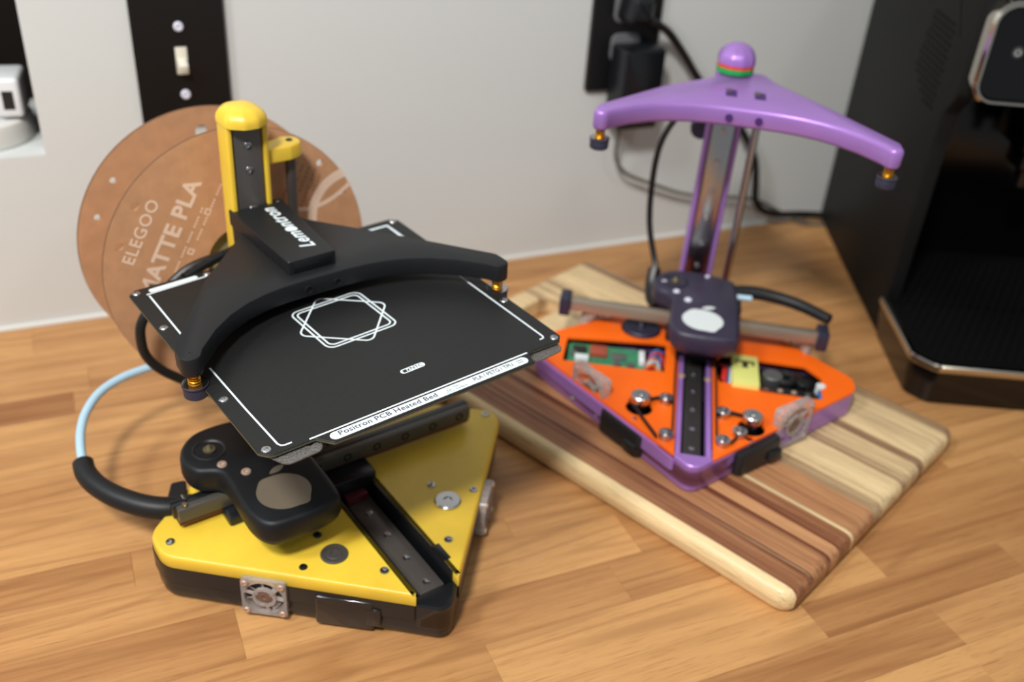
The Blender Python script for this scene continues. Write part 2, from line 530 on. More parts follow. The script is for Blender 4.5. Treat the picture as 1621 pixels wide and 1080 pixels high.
# oak butcher-block worktop: one core, every stave an object
ctr = thing('countertop', 'oak butcher block countertop made of glued staves, under both printers', 'countertop', (0, 0.24, -0.038))
b = MB(); b.box(-1295, 0, 0, 1495, 659, 28); b.build('core', M['glue'], ctr, smooth=False)
rows = [240, 291, 328.5, 360, 403, 443.5, 488.5, 530, 565, 600, 636, 672, 708, 744, 778.5, 814, 850, 899.5]
seams = {2: [410, 595.5], 1: [497], 3: [189], 4: [-240, 300], 5: [43.7, 330], 6: [-120, 247], 7: [-14, 246], 13: [-40.3], 12: [-150, 210]}
dark = {(13, -40.3): .85, (5, 43.7): .62, (7, -14): .5, (2, 410): .12, (2, 595.5): .55, (3, 189): .3, (1, 497): .5}
stave_meshes = {}
def stave(x0, x1, y0, y1, tone):
    b = MB(); g = 0.05
    b.box(-(x1 - x0) / 2 + g, -(y1 - y0) / 2 + g, -10, (x1 - x0) / 2 - g, (y1 - y0) / 2 - g, 0, 0.14, 1)
    o = b.build('stave', M['counter'], ctr)
    o.location = ((x0 + x1) / 2 * MM, ((y0 + y1) / 2 - 240) * MM, 0.038)
    o.color = (tone, tone, tone, 1)
for i, (y0, y1) in enumerate(zip(rows, rows[1:])):
    fixed = sorted(seams.get(i, []))
    xs = []
    x = (fixed[0] if fixed else random.uniform(-200, 200))
    xs = list(fixed) if fixed else [x]
    while xs[0] > -1290: xs.insert(0, max(-1295, xs[0] - random.uniform(230, 470)))
    while xs[-1] < 1490: xs.append(min(1495, xs[-1] + random.uniform(230, 470)))
    for x0, x1 in zip(xs, xs[1:]):
        if x1 - x0 < 4: continue
        tone = dark.get((i, x1), random.choice([.05, .12, .2, .28, .34, .42]))
        stave(x0, x1, y0, y1, tone)

# acacia chopping board: strips cut out of one rounded board
brd = thing('cutting_board', 'striped acacia cutting board with a hand slot, under the purple and orange printer', 'cutting board',
            (.3917, .3512, 0.0), radians(23.8))
def board_solid():
    b = MB()
    W, Lh = 284, 412
    out = round_poly([(0, 0), (W, 0), (W, Lh), (0, Lh)], 13, 6)
    slot = round_poly([(97, 362), (190, 362), (190, 387), (97, 387)], 12, 6)
    rings = [(0, -5), (1.5, -2), (5, 0), (14, 0), (17.5, -1.6), (19.3, -4.2), (20, -8)]
    srings = [(20, 3), (18, 0), (2, 0), (0, 2)]
    outer = offset_poly(out, -8)
    b.holed(outer, [offset_poly(slot, 3)], 19.99, 20)
    bm = b.bm
    # keep only the top sheet of the plate, then add sides, slot walls and bottom
    bm.normal_update()
    kill = [f for f in bm.faces if f.calc_center_median().z < 19.995 or abs(f.normal.z) < .5]
    bmesh.ops.delete(bm, geom=kill, context='FACES')
    b.prism(out, rings, cap0=False, cap1=False)
    p = slot
    if signed_area(p) < 0: p.reverse()
    R = [[b.v((q.x, q.y, z)) for q in (offset_poly(p, o) if o else p)] for z, o in srings]
    for a, c in zip(R, R[1:]):
        for i in range(len(p)):
            j = (i + 1) % len(p)
            b.face([a[j], a[i], c[i], c[j]])
    b2 = MB(); b2.holed(offset_poly(out, -5), [offset_poly(slot, 2)], 0, 0.01)
    b2.bm.normal_update()
    kill = [f for f in b2.bm.faces if f.calc_center_median().z > 0.005 or abs(f.normal.z) < .5]
    bmesh.ops.delete(b2.bm, geom=kill, context='FACES')
    vm = {v: bm.verts.new(v.co) for v in b2.bm.verts if v.link_faces}
    for f in b2.bm.faces: b.face([vm[v] for v in f.verts])
    b2.bm.free()
    loose = [v for v in bm.verts if not v.link_faces]
    bmesh.ops.delete(bm, geom=loose, context='VERTS')
    bmesh.ops.remove_doubles(bm, verts=bm.verts, dist=2e-2)
    bmesh.ops.recalc_face_normals(bm, faces=bm.faces)
    return bm
strips = [(9, .0, 'board'), (20, .68, 'board_red'), (3, 1.0, 'board'), (20, .42, 'board_red'), (6, .8, 'board_red'), (12, .12, 'board_red'), (6, .95, 'board_red'), (13, .75, 'board_red'), (4, .1, 'board'),
          (34, .34, 'board_red'), (13, .6, 'board'), (36, .05, 'board'), (10, .55, 'board'), (22, .18, 'board'), (9, .75, 'board'), (50, .04, 'board'), (17, .8, 'board')]
solid = board_solid()
x = 0.0
for wd, tone, mk in strips:
    bm = solid.copy()
    for px, sgn in ((x, -1), (x + wd, 1)):
        if px <= 0.01 or px >= 283.5: continue
        r = bmesh.ops.bisect_plane(bm, geom=bm.verts[:] + bm.edges[:] + bm.faces[:], plane_co=(px - sgn * 0.05, 0, 0), plane_no=(sgn, 0, 0), clear_outer=True, dist=1e-4)
        es = [g for g in r['geom_cut'] if isinstance(g, bmesh.types.BMEdge)]
        bmesh.ops.holes_fill(bm, edges=es, sides=0)
    mb = MB(); mb.bm.free(); mb.bm = bm
    # grain axis: swap so local X of the strip object runs along the board
    T = Matrix.Rotation(-pi / 2, 4, 'Z')
    for v in bm.verts: v.co = T @ v.co
    o = mb.build('strip', M[mk], brd, deg=40)
    o.rotation_euler = (0, 0, pi / 2)
    o.color = (tone, tone, tone, 1)
    x += wd
solid.free()

# light switch plate on the wall
sw = thing('light_switch', 'tall black switch plate with a cream toggle, behind the cardboard spool', 'light switch', (0.0915, YW * MM, 0.2425))
b = MB(); b.X = Matrix(((1, 0, 0, 0), (0, 0, -1, 0), (0, 1, 0, 0), (0, 0, 0, 1)))
b.holed(round_poly([(-38.5, -56.7), (38.5, -56.7), (38.5, 66), (-38.5, 66)], 3), [round_poly([(-5.4, -12.5), (5.4, -12.5), (5.4, 12.5), (-5.4, 12.5)], .6, 2)], 0.5, 5)
b.build('cover_plate', M['plate_black'], sw)
b = MB(); b.X = Matrix(((1, 0, 0, 0), (0, 0, -1, 0), (0, 1, 0, 0), (0, 0, 0, 1)))
b.box(-5, -12, .4, 5, 12, 4.6, .6)
b.X = b.X @ Matrix.Translation((0, -2, 3)) @ Matrix.Rotation(radians(18), 4, 'X')
b.box(-4, -4.5, 0, 4, 4.5, 12, 1.2)
b.build('toggle', M['toggle'], sw)
for z in (29.5, -29.5): screw(sw, 0, -5, z, 4.2, M['lilac_screw'], 'Y-', 'cover_screw')

# outlet plate, charger block and plugs
ol = thing('wall_outlet', 'tall black outlet plate on the wall behind the purple bracket', 'outlet', (0.530, YW * MM, 0.252))
b = MB(); b.X = Matrix(((1, 0, 0, 0), (0, 0, -1, 0), (0, 1, 0, 0), (0, 0, 0, 1)))
b.prism(round_poly([(-40, -65), (40, -65), (40, 65), (-40, 65)], 3), [(0.5, 0), (4.5, 0), (5.5, -1)]); b.build('cover_plate', M['plate_black'], ol)
for zc in (-20, 20):
    b = MB(); b.X = Matrix(((1, 0, 0, 0), (0, 0, -1, 0), (0, 1, 0, zc), (0, 0, 0, 1)))
    b.prism(round_poly([(-17, -14.5), (17, -14.5), (17, 14.5), (-17, 14.5)], 8), [(5, 0), (6.6, 0), (7, -.5)]); b.build('socket_face', M['outlet_grey'], ol)
wb = thing('power_adapter', 'black block charger plugged into the lower socket', 'charger', (0.539, (YW - 7.1) * MM, 0.199))
b = MB(); b.X = Matrix(((1, 0, 0, 0), (0, 0, -1, 0), (0, 1, 0, 0), (0, 0, 0, 1)))
b.prism(round_poly([(-24, -46), (24, -46), (24, 38), (-24, 38)], 4), [(0, 0), (26, 0), (28.5, -1.2), (29.5, -3)]); b.build('adapter_body', M['black_gloss'], wb)
b = MB(); b.tube(smooth_path([(-13, -14, -44), (-13, -14, -60), (-9, -10, -85), (8, -8, -105), (45, -6, -122), (85, -5, -138), (125, -5, -147), (190, -5, -158), (240, -9, -182), (275, -16, -196.5), (296, -22, -196.6)]), 2.2, 8)
b.build('charger_lead', M['grey_cable'], wb)
# things standing in the niche
pk = thing('charging_puck', 'round white charging dock on the niche shelf', 'dock', (-0.081, 0.957, 0.1673))
b = MB(); b.lathe([(44, 0), (45.5, 1), (46, 4), (46, 17), (45, 20), (42, 21.5), (0, 21.5)], 56); b.build('puck_base', M['white_paint'], pk)
b = MB(); b.lathe([(34, 21.5), (34, 23), (32, 24), (0, 24)], 40); b.build('puck_pad', M['white_plastic'], pk)
ch = thing('usb_charger', 'white cube wall charger with one dark port, on the round white dock', 'charger', (-0.058, 0.948, 0.1913), radians(-8))
b = MB(); b.box(-22, -20, 0, 20, 22, 35, 4, 3); b.build('charger_body', M['white_plastic'], ch)
b = MB(); b.prism(round_poly([(5, -4), (14, -4), (14, 4), (5, 4)], 0), [(0, 0), (1, 0)])
for v in b.bm.verts: v.co = Vector((v.co.x, -20.1 - v.co.z * .3, 16 + v.co.y * 2.0))
b.build('port', M['usb_slot'], ch)
b = MB(); b.lathe([(30, 0), (32, 4), (32, 42), (28, 54), (16, 61), (0, 63)], 32); o = b.build('white_canister', M['shield'])
o.data.materials.clear(); o.data.materials.append(M['white_paint'])
o.location = (-0.098, 1.012, 0.1673); tag(o, 'pale rounded canister at the back of the niche behind the charger', 'canister')

# ------------------------------------------------------------------ coffee machine
cmx = thing('coffee_machine', 'large black espresso machine with chrome trimmed panel at the right', 'coffee machine', (0.7186, 0.6422, 0), radians(-26.5))
def yz(b):   # profile drawn in (y,z), extruded along x
    b.X = Matrix(((0, 0, 1, 0), (1, 0, 0, 0), (0, 1, 0, 0), (0, 0, 0, 1)))
    return b
b = yz(MB())
b.prism(round_poly([(0, 0), (283, 0), (283, 385), (-24, 385), (-24, 258), (-4, 236), (0, 205)], [4, 4, 14, 14, 12, 16, 30]), [(0, -4), (1.2, -1.2), (4, 0), (14, 0)])
b.build('side_panel', M['machine'], cmx)
b = yz(MB())
b.prism(round_poly([(0, 0), (283, 0), (283, 385), (-24, 385), (-24, 258), (-4, 236), (0, 205)], [4, 4, 14, 14, 12, 16, 30]), [(246, 0), (256, 0), (258.8, -1.2), (260, -4)])
b.build('side_panel', M['machine'], cmx)
b = MB(); b.box(14.2, 120, 4, 245.8, 280, 380, 2); b.build('rear_housing', M['machine_gloss'], cmx)
b = MB(); b.box(14.2, -20, 252, 245.8, 119.5, 384, 3); b.build('upper_housing', M['machine_gloss'], cmx)
b = MB(); b.box(88, 10, 196, 160, 80, 251.5, 6, 3); b.box(96, 20, 176, 152, 60, 196, 4, 3)
for xx in (110, 138): b.lathe([(7, 158), (8, 176), (0, 176)], 16, xx, 38)
b.build('coffee_spout', M['machine_gloss'], cmx)
# chrome framed control panel
def xz(b, y):
    b.X = Matrix(((1, 0, 0, 0), (0, 0, -1, y), (0, 1, 0, 0), (0, 0, 0, 1)))
    return b
fr_out = round_poly([(3, 256), (250, 256), (250, 344), (3, 344)], 20, 8)
fr_in = round_poly([(14.5, 262.5), (243.5, 262.5), (243.5, 333.5), (14.5, 333.5)], 15, 8)
b = xz(MB(), -24)
R0 = [b.v((p.x, p.y, 0)) for p in fr_out]; R1 = [b.v((p.x, p.y, 15)) for p in offset_poly(fr_out, 0)]
R2 = [b.v((p.x, p.y, 18)) for p in offset_poly(fr_out, -2.5)]; R3 = [b.v((p.x, p.y, 18)) for p in offset_poly(fr_out, -4.5)]; R4 = [b.v((p.x, p.y, 12)) for p in offset_poly(fr_out, -6.4)]
for A_, B_ in ((R0, R1), (R1, R2), (R2, R3), (R3, R4)):
    for i in range(len(A_)):
        j = (i + 1) % len(A_); b.face([A_[i], A_[j], B_[j], B_[i]])
b.build('panel_trim', M['chrome'], cmx)
b = xz(MB(), -24); b.prism(offset_poly(fr_out, -6.2), [(0, 0), (14.5, 0)]); b.build('control_panel', M['machine_gloss'], cmx)
pb = MB(); xz(pb, -38.6); pb.prism(circle(32, 302.5, 5.2, 28), [(0, 0), (.4, 0)]); pbo = pb.build('power_button', M['button'], cmx)
b = xz(MB(), -39.1)
arc = [(32 + 2.5 * cos(t), 302.3 + 2.5 * sin(t), 0) for t in [radians(125 + 290 * k / 20) for k in range(21)]]
b.ribbon(arc, .9, .2); b.ribbon([(32, 302.5, 0), (32, 305.6, 0)], .7, .2); b.build('power_symbol', M['symbol'], pbo)
b = xz(MB(), -38.6); b.prism(circle(40.5, 302.5, .8, 10), [(0, 0), (.3, 0)]); b.build('indicator', M['shield'], cmx)
# drip tray
b = MB()
tray = round_poly([(-4, -4), (-4, -108), (14, -126), (246, -126), (264, -108), (264, -4)], [0, 14, 14, 14, 14, 0])
b.prism(tray, [(0, -6), (2, -3), (30, 0), (40, 0)]); b.build('drip_tray', M['machine_gloss'], cmx)
b = MB()
TR = [[b.v((p.x, p.y, z)) for p in offset_poly(tray if signed_area(tray) > 0 else tray[::-1], o)] for z, o in [(36.5, 0.8), (38, 1.8), (42.5, 1.8), (44, .4), (44.5, -3), (42, -5)]]
for A_, B_ in zip(TR, TR[1:]):
    for i in range(len(A_)):
        j = (i + 1) % len(A_)
        if min(A_[i].co.y, A_[j].co.y) < -12: b.face([A_[i], A_[j], B_[j], B_[i]])
b.build('tray_trim', M['chrome'], cmx)
b = MB(); b.prism(offset_poly(tray, -5), [(40, 0), (42.6, 0)]); b.box(14.2, -4, 4, 245.8, 119.5, 42.6)
b.build('tray_grid', M['machine_grid'], cmx)
b = MB()
for i in range(26):
    for j in range(26):
        xx = 16 + i * 8.8 + (4.4 if j % 2 else 0); yy = -104 + j * 8.2
        if xx < 242: b.prism(circle(xx, yy, 3.0, 8), [(42.6, 0), (43.6, -.6)], cap0=False)
go = b.build('grid_studs', M['machine_grid'], cmx); go['kind'] = 'stuff'
b = MB()
for i in range(9):
    for j in range(14):
        yy = 26 + i * 8.4 + (4.2 if j % 2 else 0); zz = 230 + j * 5.8
        if (yy - 62) * .9 + (zz - 250) * .25 > 34 or zz < 232 + (yy - 60) * .5: continue
        b.X = Matrix(((0, 0, -1, 0), (1, 0, 0, 0), (0, 1, 0, 0), (0, 0, 0, 1)))
        b.prism(circle(yy, zz, 2.0, 8), [(-0.4, 0), (.12, 0)])
vo = b.build('vent_holes', M['vent'], cmx); vo['kind'] = 'stuff'
b = MB(); b.X = Matrix(((0, 0, -1, 0), (1, 0, 0, 0), (0, 1, 0, 0), (0, 0, 0, 1)))
b.prism([(8, 300), (9.5, 300), (45, 345), (43, 345)], [(-.4, 0), (.15, 0)]); b.build('side_seam', M['vent'], cmx)

# the machine's mains lead: from the upper wall socket down along the wall to its back
PC = Matrix.Translation((0.530, (YW - 7.1) * MM, 0.27))
inv = (Matrix.Translation(cmx.location) @ Matrix.Rotation(cmx.rotation_euler.z, 4, 'Z')).inverted()
b = MB(); b.tube(smooth_path([(8, -20, -4), (22, -22, -10), (42, -14, -22), (66, -10, -46), (96, -9, -80), (150, -8, -126), (186, -7, -172), (196, -7, -205), (200, -9, -228), (214, -10, -243), (240, -9, -252), (270, -8, -256), (300, -14, -258), (325, -30, -258)]), 4.3, 10)
pl = b.build('power_lead', M['cable'], cmx); pl.matrix_basis = inv @ PC
b = MB(); b.X = Matrix(((1, 0, 0, 0), (0, 0, -1, 0), (0, 1, 0, 4), (0, 0, 0, 1)))
b.prism(round_poly([(-15, -13), (17, -16), (17, 13), (-10, 15)], 6), [(0, 0), (16, 0), (24, -3), (27, -7)])
b.build('plug', M['black_gloss'], pl)

# ------------------------------------------------------------------ 3D printers (local: nose at origin, +y towards the tower)
BASE = [(-14, 12), (-142, 128), (-142, 152), (-66, 214), (-34, 244), (34, 244), (66, 214), (142, 152), (142, 134), (16, 12), (13, 10), (-11, 10)]
BASE_R = [6, 16, 18, 10, 10, 10, 10, 18, 16, 6, 3, 3]

def nose_poly():
    return round_poly([(-16, 16), (-138.5, 126), (-138.5, 153), (-66, 214), (-34, 243), (34, 243), (66, 214), (138, 154), (138, 137), (18, 16), (10, 11), (-8, 11)],
                      [6, 16, 18, 10, 10, 10, 10, 18, 16, 10, 10, 10], 6)

def shell_poly(y):
    return round_poly([(-16, y), (-137.5, y + 117), (-137.5, 154), (-66, 214), (-34, 243), (34, 243), (66, 214), (136.5, 154), (136.5, y + 127), (16, y), (.6, y - 16)],
                      [0, 18, 18, 10, 8, 8, 10, 18, 16, 0, 17], 10)

def half(side, gap0, gap1, y_front):
    """lid half: outline of the base on one side of the rail slot"""
    if side < 0:
        return round_poly([(gap0, y_front), (-137.5, y_front + 117), (-137.5, 154), (-66, 214), (-34, 243), (gap0, 243)], [0.5, 18, 18, 10, 8, 1], 6)
    return round_poly([(gap1, y_front), (136.5, y_front + 127), (136.5, 154), (66, 214), (34, 243), (gap1, 243)], [0.5, 16, 18, 10, 8, 1], 6)

def fan(parent, x, y, z, rz, name='clear_fan', size=30.0, screws=M['rose']):
    """30 mm clear axial fan, standing upright; local: face normal along -y of the rotated frame"""
    base = Matrix.Translation((x, y, z)) @ Matrix.Rotation(rz, 4, 'Z') @ Matrix(((1, 0, 0, 0), (0, 0, -1, 0), (0, 1, 0, 0), (0, 0, 0, 1)))
    s = size / 2
    b = MB(); b.X = base
    b.holed(round_poly([(-s, -s), (s, -s), (s, s), (-s, s)], 2.2, 4), [circle(0, 0, s * .88, 36)], -4, 4)
    for a in (.5, 2.6, 4.7):
        b.ribbon([(s * .3 * cos(a), s * .3 * sin(a), 2.2), (s * .92 * cos(a + .25), s * .92 * sin(a + .25), 2.2)], 1.4, 1.6)
    f = b.build(name, M['clear'], parent)
    b = MB(); b.X = base
    b.lathe([(s * .38, -3), (s * .38, 2.6), (s * .30, 3.2), (s * .12, 3.2), (s * .1, 2.6), (0, 2.6)], 24)
    b.build('hub', M['fan_hub'], f)
    b = MB(); b.X = base; b.holed(circle(0, 0, s * .52, 32), [circle(0, 0, s * .385, 32)], 1.6, 3.8); b.build('hub_ring', M['clear'], f)
    b = MB(); b.X = base
    for k in range(7):
        a = 2 * pi * k / 7
        P = [(s * .42, -.28), (s * .83, -.2), (s * .83, .28), (s * .42, .16)]
        pts = [(r * cos(a + t), r * sin(a + t)) for r, t in P]
        vs = [b.v((pts[i][0], pts[i][1], (1.8, 1.8, -1.8, -1.8)[i])) for i in range(4)]
        ve = [b.v((pts[i][0], pts[i][1], (2.5, 2.5, -1.1, -1.1)[i])) for i in range(4)]
        b.face(vs[::-1]); b.face(ve)
        for i in range(4): b.face([vs[i], vs[(i + 1) % 4], ve[(i + 1) % 4], ve[i]])
    b.build('blades', M['smoke_blade'], f)
    rot = (base.to_3x3().to_4x4()).to_euler()
    for sx in (-1, 1):
        for sy in (-1, 1):
            p = base @ Vector((sx * s * .8, sy * s * .8, 4))
            screw(f, p.x, p.y, p.z, 2.4, screws, tuple(rot))
    return f

def yrail(parent, z0, z1, x0, x1, y0, y1, material, ys, sm):
    b = MB()
    b.prism([(y0, z0), (y1, z0), (y1, z1), (y0, z1)], [(0, 0), (1, 0)])
    b.bm.free(); b = MB(); b.box(x0, y0, z0, x1, y1, z1, 1.2, 2)
    r = b.build('linear_rail', material, parent)
    for y in ys: screw(r, (x0 + x1) / 2, y, z1 - .6, 2.9, sm)
    return r

def toolhead(parent, cx, cy, zb, zt, body_mat, inlay, hole_ring, screw_mat, screws):
    out = [(2, -28), (24, -25), (32, -9), (31, 68), (24, 83), (-2, 90), (-26, 89), (-40, 78), (-45, 62), (-41, 48), (-29, 40), (-27, 25), (-28, -8), (-20, -25)]
    poly = [Vector((p.x, p.y)) for p in smooth_path([(a, b_, 0) for a, b_ in out + out[:1]], 6)[:-1]]
    b = MB(); b.X = Matrix.Translation((cx, cy, 0))
    h = zt - zb
    b.prism(poly, [(zb, -8), (zb + 2, -5), (zb + 6, -1.6), (zb + h * .45, 0), (zt - 6, -.1), (zt - 2.6, -.7), (zt - .8, -2), (zt, -3.8)])
    hd = b.build('toolhead', body_mat, parent)
    # citrus-shaped inlay: round body with a small tip and a leaf
    b = MB(); b.X = Matrix.Translation((cx, cy, zt))
    pts = []
    for k in range(48):
        a = 2 * pi * k / 48
        r = 17.5 + 2.6 * max(0, cos(a - radians(-62))) ** 40 + 1.6 * max(0, cos(a - radians(118))) ** 30
        pts.append(Vector((r * cos(a), r * sin(a))))
    b.prism(pts, [(-.4, 0), (.12, 0)])
    b.build('citrus_inlay', inlay, hd)
    b = MB(); b.X = Matrix.Translation((cx + 5, cy + 22.5, zt)) @ Matrix.Rotation(radians(20), 4, 'Z')
    leaf = [Vector((6.5 * t, 2.6 * s_ * (1 - t * t))) for t, s_ in [(-1 + 2 * k / 10, -1) for k in range(11)] + [(1 - 2 * k / 10, 1) for k in range(1, 10)]]
    b.prism(leaf, [(-.4, 0), (.12, 0)]); b.build('leaf_inlay', inlay, hd)
    b = MB(); b.X = Matrix.Translation((cx - 25, cy + 64, zt))
    b.lathe([(11.5, -4), (11.5, .4), (10.6, .8), (9.6, .2), (8.2, -1.2), (0, -1.2)], 32); b.build('nozzle_ring', hole_ring, hd)
    b = MB(); b.X = Matrix.Translation((cx - 25, cy + 64, zt))
    b.lathe([(4.2, -1.2), (4.2, 1.2), (2.6, 1.6), (1.0, 4.2), (0, 4.2)], 12); b.build('nozzle', M['hotend'], hd)
    for (x, y, r) in screws: screw(hd, cx + x, cy + y, zt - .5, r, screw_mat)
    return hd

def tower(parent, xc, y0, zb, zt, wall_mat, cap_mat, rail_mat, rail_w, screw_zs, lean=0.0, stripes=False, dome_h=10.5, dome_p=1.0):
    """U-shaped column open to -y with a rail on its floor and a rounded cap that overhangs the front"""
    w2 = 15.0; d = 26
    X = Matrix.Translation((xc, y0, 0)) @ Matrix.Shear('XY', 4, (0, 0)) 
    X = Matrix.Translation((xc, y0, zb)) @ Matrix(((1, 0, lean, 0), (0, 1, 0, 0), (0, 0, 1, 0), (0, 0, 0, 1))) @ Matrix.Translation((0, 0, -zb))
    rw = rail_w / 2
    outl = [(-w2, 0), (-rw - 1.2, 0), (-rw - 1.2, 7), (rw + 1.2, 7), (rw + 1.2, 0), (w2, 0), (w2, d - 9), (w2 - 6, d), (-w2 + 6, d), (-w2, d - 9)]
    b = MB(); b.X = X
    b.prism(round_poly(outl, [2, .8, .3, .3, .8, 2, 4, 4, 4, 4], 4), [(zb, 0), (zt, 0)])
    col = b.build('tower_column', wall_mat, parent)
    b = MB(); b.X = X
    b.box(-rw, 1.5, zb + 8, rw, 7.2, zt - .5, .8, 2)
    r = b.build('tower_rail', rail_mat, parent)
    for z in screw_zs:
        o = screw(r, xc + lean * (z - zb), y0 + 1.9, z, 2.9, M['steel'], 'Y-')
    # cap : rounded dome whose front lip juts out over the rail
    b = MB(); b.X = X
    prof = [(-1.2, 1.0), (1.5, 1.0)] + [(1.5 + dome_h * sin(radians(t)), cos(radians(t)) ** dome_p) for t in (12, 24, 36, 48, 60, 70, 80, 87)]
    front = -7
    lip = [(-w2 - .6, 2), (-w2 + 1.5, front + 3.5), (-5, front - 2.5), (5, front - 2.5), (w2 - 1.5, front + 3.5), (w2 + .6, 2), (w2 + .6, d - 9), (w2 - 6, d + .5), (-w2 + 6, d + .5), (-w2 - .6, d - 9)]
    lp = round_poly(lip, [4, 4, 6, 6, 4, 4, 4, 4, 4, 4], 5)
    if signed_area(lp) < 0: lp.reverse()
    R = [[b.v((p.x * k, 8 + (p.y - 8) * k, zt + z)) for p in lp] for z, k in prof]
    for A_, B_ in zip(R, R[1:]):
        for i in range(len(lp)): b.face([A_[i], A_[(i + 1) % len(lp)], B_[(i + 1) % len(lp)], B_[i]])
    b.face(R[0][::-1]); b.face(R[-1])
    b.build('tower_cap', cap_mat, col, deg=50)
    if stripes:
        for k, (mm, z) in enumerate(((M['red_stripe'], zt - 4.2), (M['green_stripe'], zt - 8.6))):
            b = MB(); b.X = X
            b.prism(round_poly(lip, [4, 4, 6, 6, 4, 4, 4, 4, 4, 4], 5), [(z - .2, -.3), (z + 4.1, -.3)])
            b.build('cap_stripe', mm, col)
    return col

def wing_poly(tip_x=107, tip_y=117, yr=262, arc=160):
    pts = [(-16, yr), (-26, yr - 22), (-68, 194), (-tip_x - 6, tip_y + 10), (-tip_x - 7, tip_y - 6), (-tip_x + 3, tip_y - 8)]
    n = 14
    for k in range(n + 1):
        t = -1 + 2 * k / n
        x = t * (tip_x - 8)
        pts.append((x, tip_y + 1 + (arc - tip_y - 1) * (1 - abs(t) ** 3.0)))
    pts += [(tip_x - 3, tip_y - 8), (tip_x + 7, tip_y - 6), (tip_x + 6, tip_y + 10), (66, 190), (26, yr - 22), (16, yr)]
    r = [3, 14, 30, 8, 7, 6] + [0] * (n + 1) + [6, 7, 8, 30, 14, 3]
    return round_poly(pts, r, 5)

def rolled(cx, cy, cz, roll=0.0, yaw=0.0, pitch=0.0):
    return Matrix.Translation((cx, cy, cz)) @ Matrix.Rotation(yaw, 4, 'Z') @ Matrix.Rotation(-roll, 4, 'Y') @ Matrix.Rotation(pitch, 4, 'X')

def knob_spring(parent, X, x, y, z_under, knob_mat, gap=6.5):
    b = MB(); b.X = X
    path = [(x + 3.3 * cos(t), y + 3.3 * sin(t), z_under - gap * t / (2 * pi * 4)) for t in [2 * pi * 4 * k / 64 for k in range(65)]]
    b.tube(path, .62, 6)
    b.build('spring', M['spring'], parent)
    b = MB(); b.X = X; b.lathe([(1.8, z_under - gap), (1.8, z_under)], 12, x, y); b.build('post', M['dark_steel'], parent)
    b = MB(); b.X = X @ Matrix.Translation((x, y, z_under - gap))
    b.lathe([(6.2, -8.5), (7.2, -7.6), (7.4, -2.2), (7.0, -1.4), (7.0, -.9), (7.8, -.8), (7.8, 0), (3, .3), (0, .3)], 26)
    k = b.build('leveling_knob', knob_mat, parent)
    b = MB(); b.X = X @ Matrix.Translation((x, y, z_under - gap)); b.lathe([(7.4, -.1), (7.4, .5), (3.5, .5)], 26, cap=False); b.build('washer', M['steel'], k)

# ======================================================================= YELLOW PRINTER
yp = thing('desktop_printer', 'inverted 3D printer with yellow base lid, yellow tower and black heated plate', '3D printer', (0.1671, 0.4127, 0), radians(12.3))
b = MB()
b.prism(shell_poly(14), [(0, -4.7), (1.2, -2.7), (4, -1.1), (9, -.7), (17, -.7)])
nose = round_poly([(-16, 14), (-27, 24.6), (-27, 30), (-15, 30), (-15, 21.5), (15, 21.5), (15, 30), (31, 30), (29, 27.5), (16, 14), (.6, -2)], [0, 0, 0, 0, 0, 0, 0, 0, 0, 0, 17], 10)
b.prism(nose, [(17, -.7), (28.5, -.7), (29.6, -1.4), (30, -2.4)])
for sd in (-1, 1):
    b.prism(offset_poly(half(sd, -16.6, 17, 14), -.7), [(17, 0), (30, 0)])
b.box(14.0, 20, 17, 15.3, 200, 39.3); b.box(-15.8, 20, 17, -14.8, 200, 39.3)
b.build('base_shell', M['black_gloss'], yp)
for sd in (-1, 1):
    b = MB()
    hp = half(sd, -15.9, 15.4, 13)
    b.prism(hp, [(29.5, -.6), (30.5, 0), (37.4, 0), (39, -.5), (39.7, -1.3), (40, -2.6)])
    b.build('base_lid', M['yellow'], yp)
b = MB(); b.box(14.2, 30, 24, 20.5, 46, 40.3, .5); b.build('slot_stop', M['black_gloss'], yp)
yrail(yp, 16, 28, -8, 11, 22.5, 205, M['dark_steel'], (30, 56, 82, 108, 134), M['steel'])
b = MB(); b.box(11.5, 30, 16, 17, 200, 20, .5); b.build('rail_belt', M['belt'], yp)
for (x, y, r, mk) in [(-128.5, 139, 3.2, 'steel'), (-18.8 - 4, 42.7, 3.2, 'steel'), (25.8 + 2, 45.3, 3.2, 'steel'), (129, 150, 3.2, 'steel'), (-65.3, 73, 2.8, 'chip'),
                      (-44.5, 95, 3.0, 'chip'), (47.5, 99.1, 3.2, 'steel'), (70.5, 79, 3.2, 'steel')]:
    screw(yp, x, y, 39.6, r, M[mk], name='lid_screw')
b = MB(); b.lathe([(9.2, 38), (9.2, 40.6), (8.6, 41.4), (7.2, 41.4), (6.8, 40.7), (5.2, 40.7), (4.8, 41.2), (2.6, 41.2), (2.2, 40.2), (0, 40.2)], 32, -43.2, 73); b.build('idler_cap', M['dark_steel'], yp)
b = MB(); b.lathe([(9.4, 38), (9.4, 41.4), (8.6, 42.2), (3.2, 42.2), (3.0, 41.2), (0, 41.2)], 32, 48, 78); b.build('motor_pulley', M['steel'], yp)
ea = atan2(-116, 128)
fan(yp, -88, 83, 19.5, ea, screws=M['rose'])
fan(yp, 80.5, 79, 19.5, atan2(115, 117), screws=M['rose'])
b = MB(); b.X = Matrix.Translation((-50.5, 46.5, 0)) @ Matrix.Rotation(ea, 4, 'Z')
b.box(-19, -2.2, 2.5, 20, 8, 27.5, 2.2, 3); b.box(15, -3.4, 8, 25, 6, 22, 1.5); b.build('blower_duct', M['smoke'], yp)

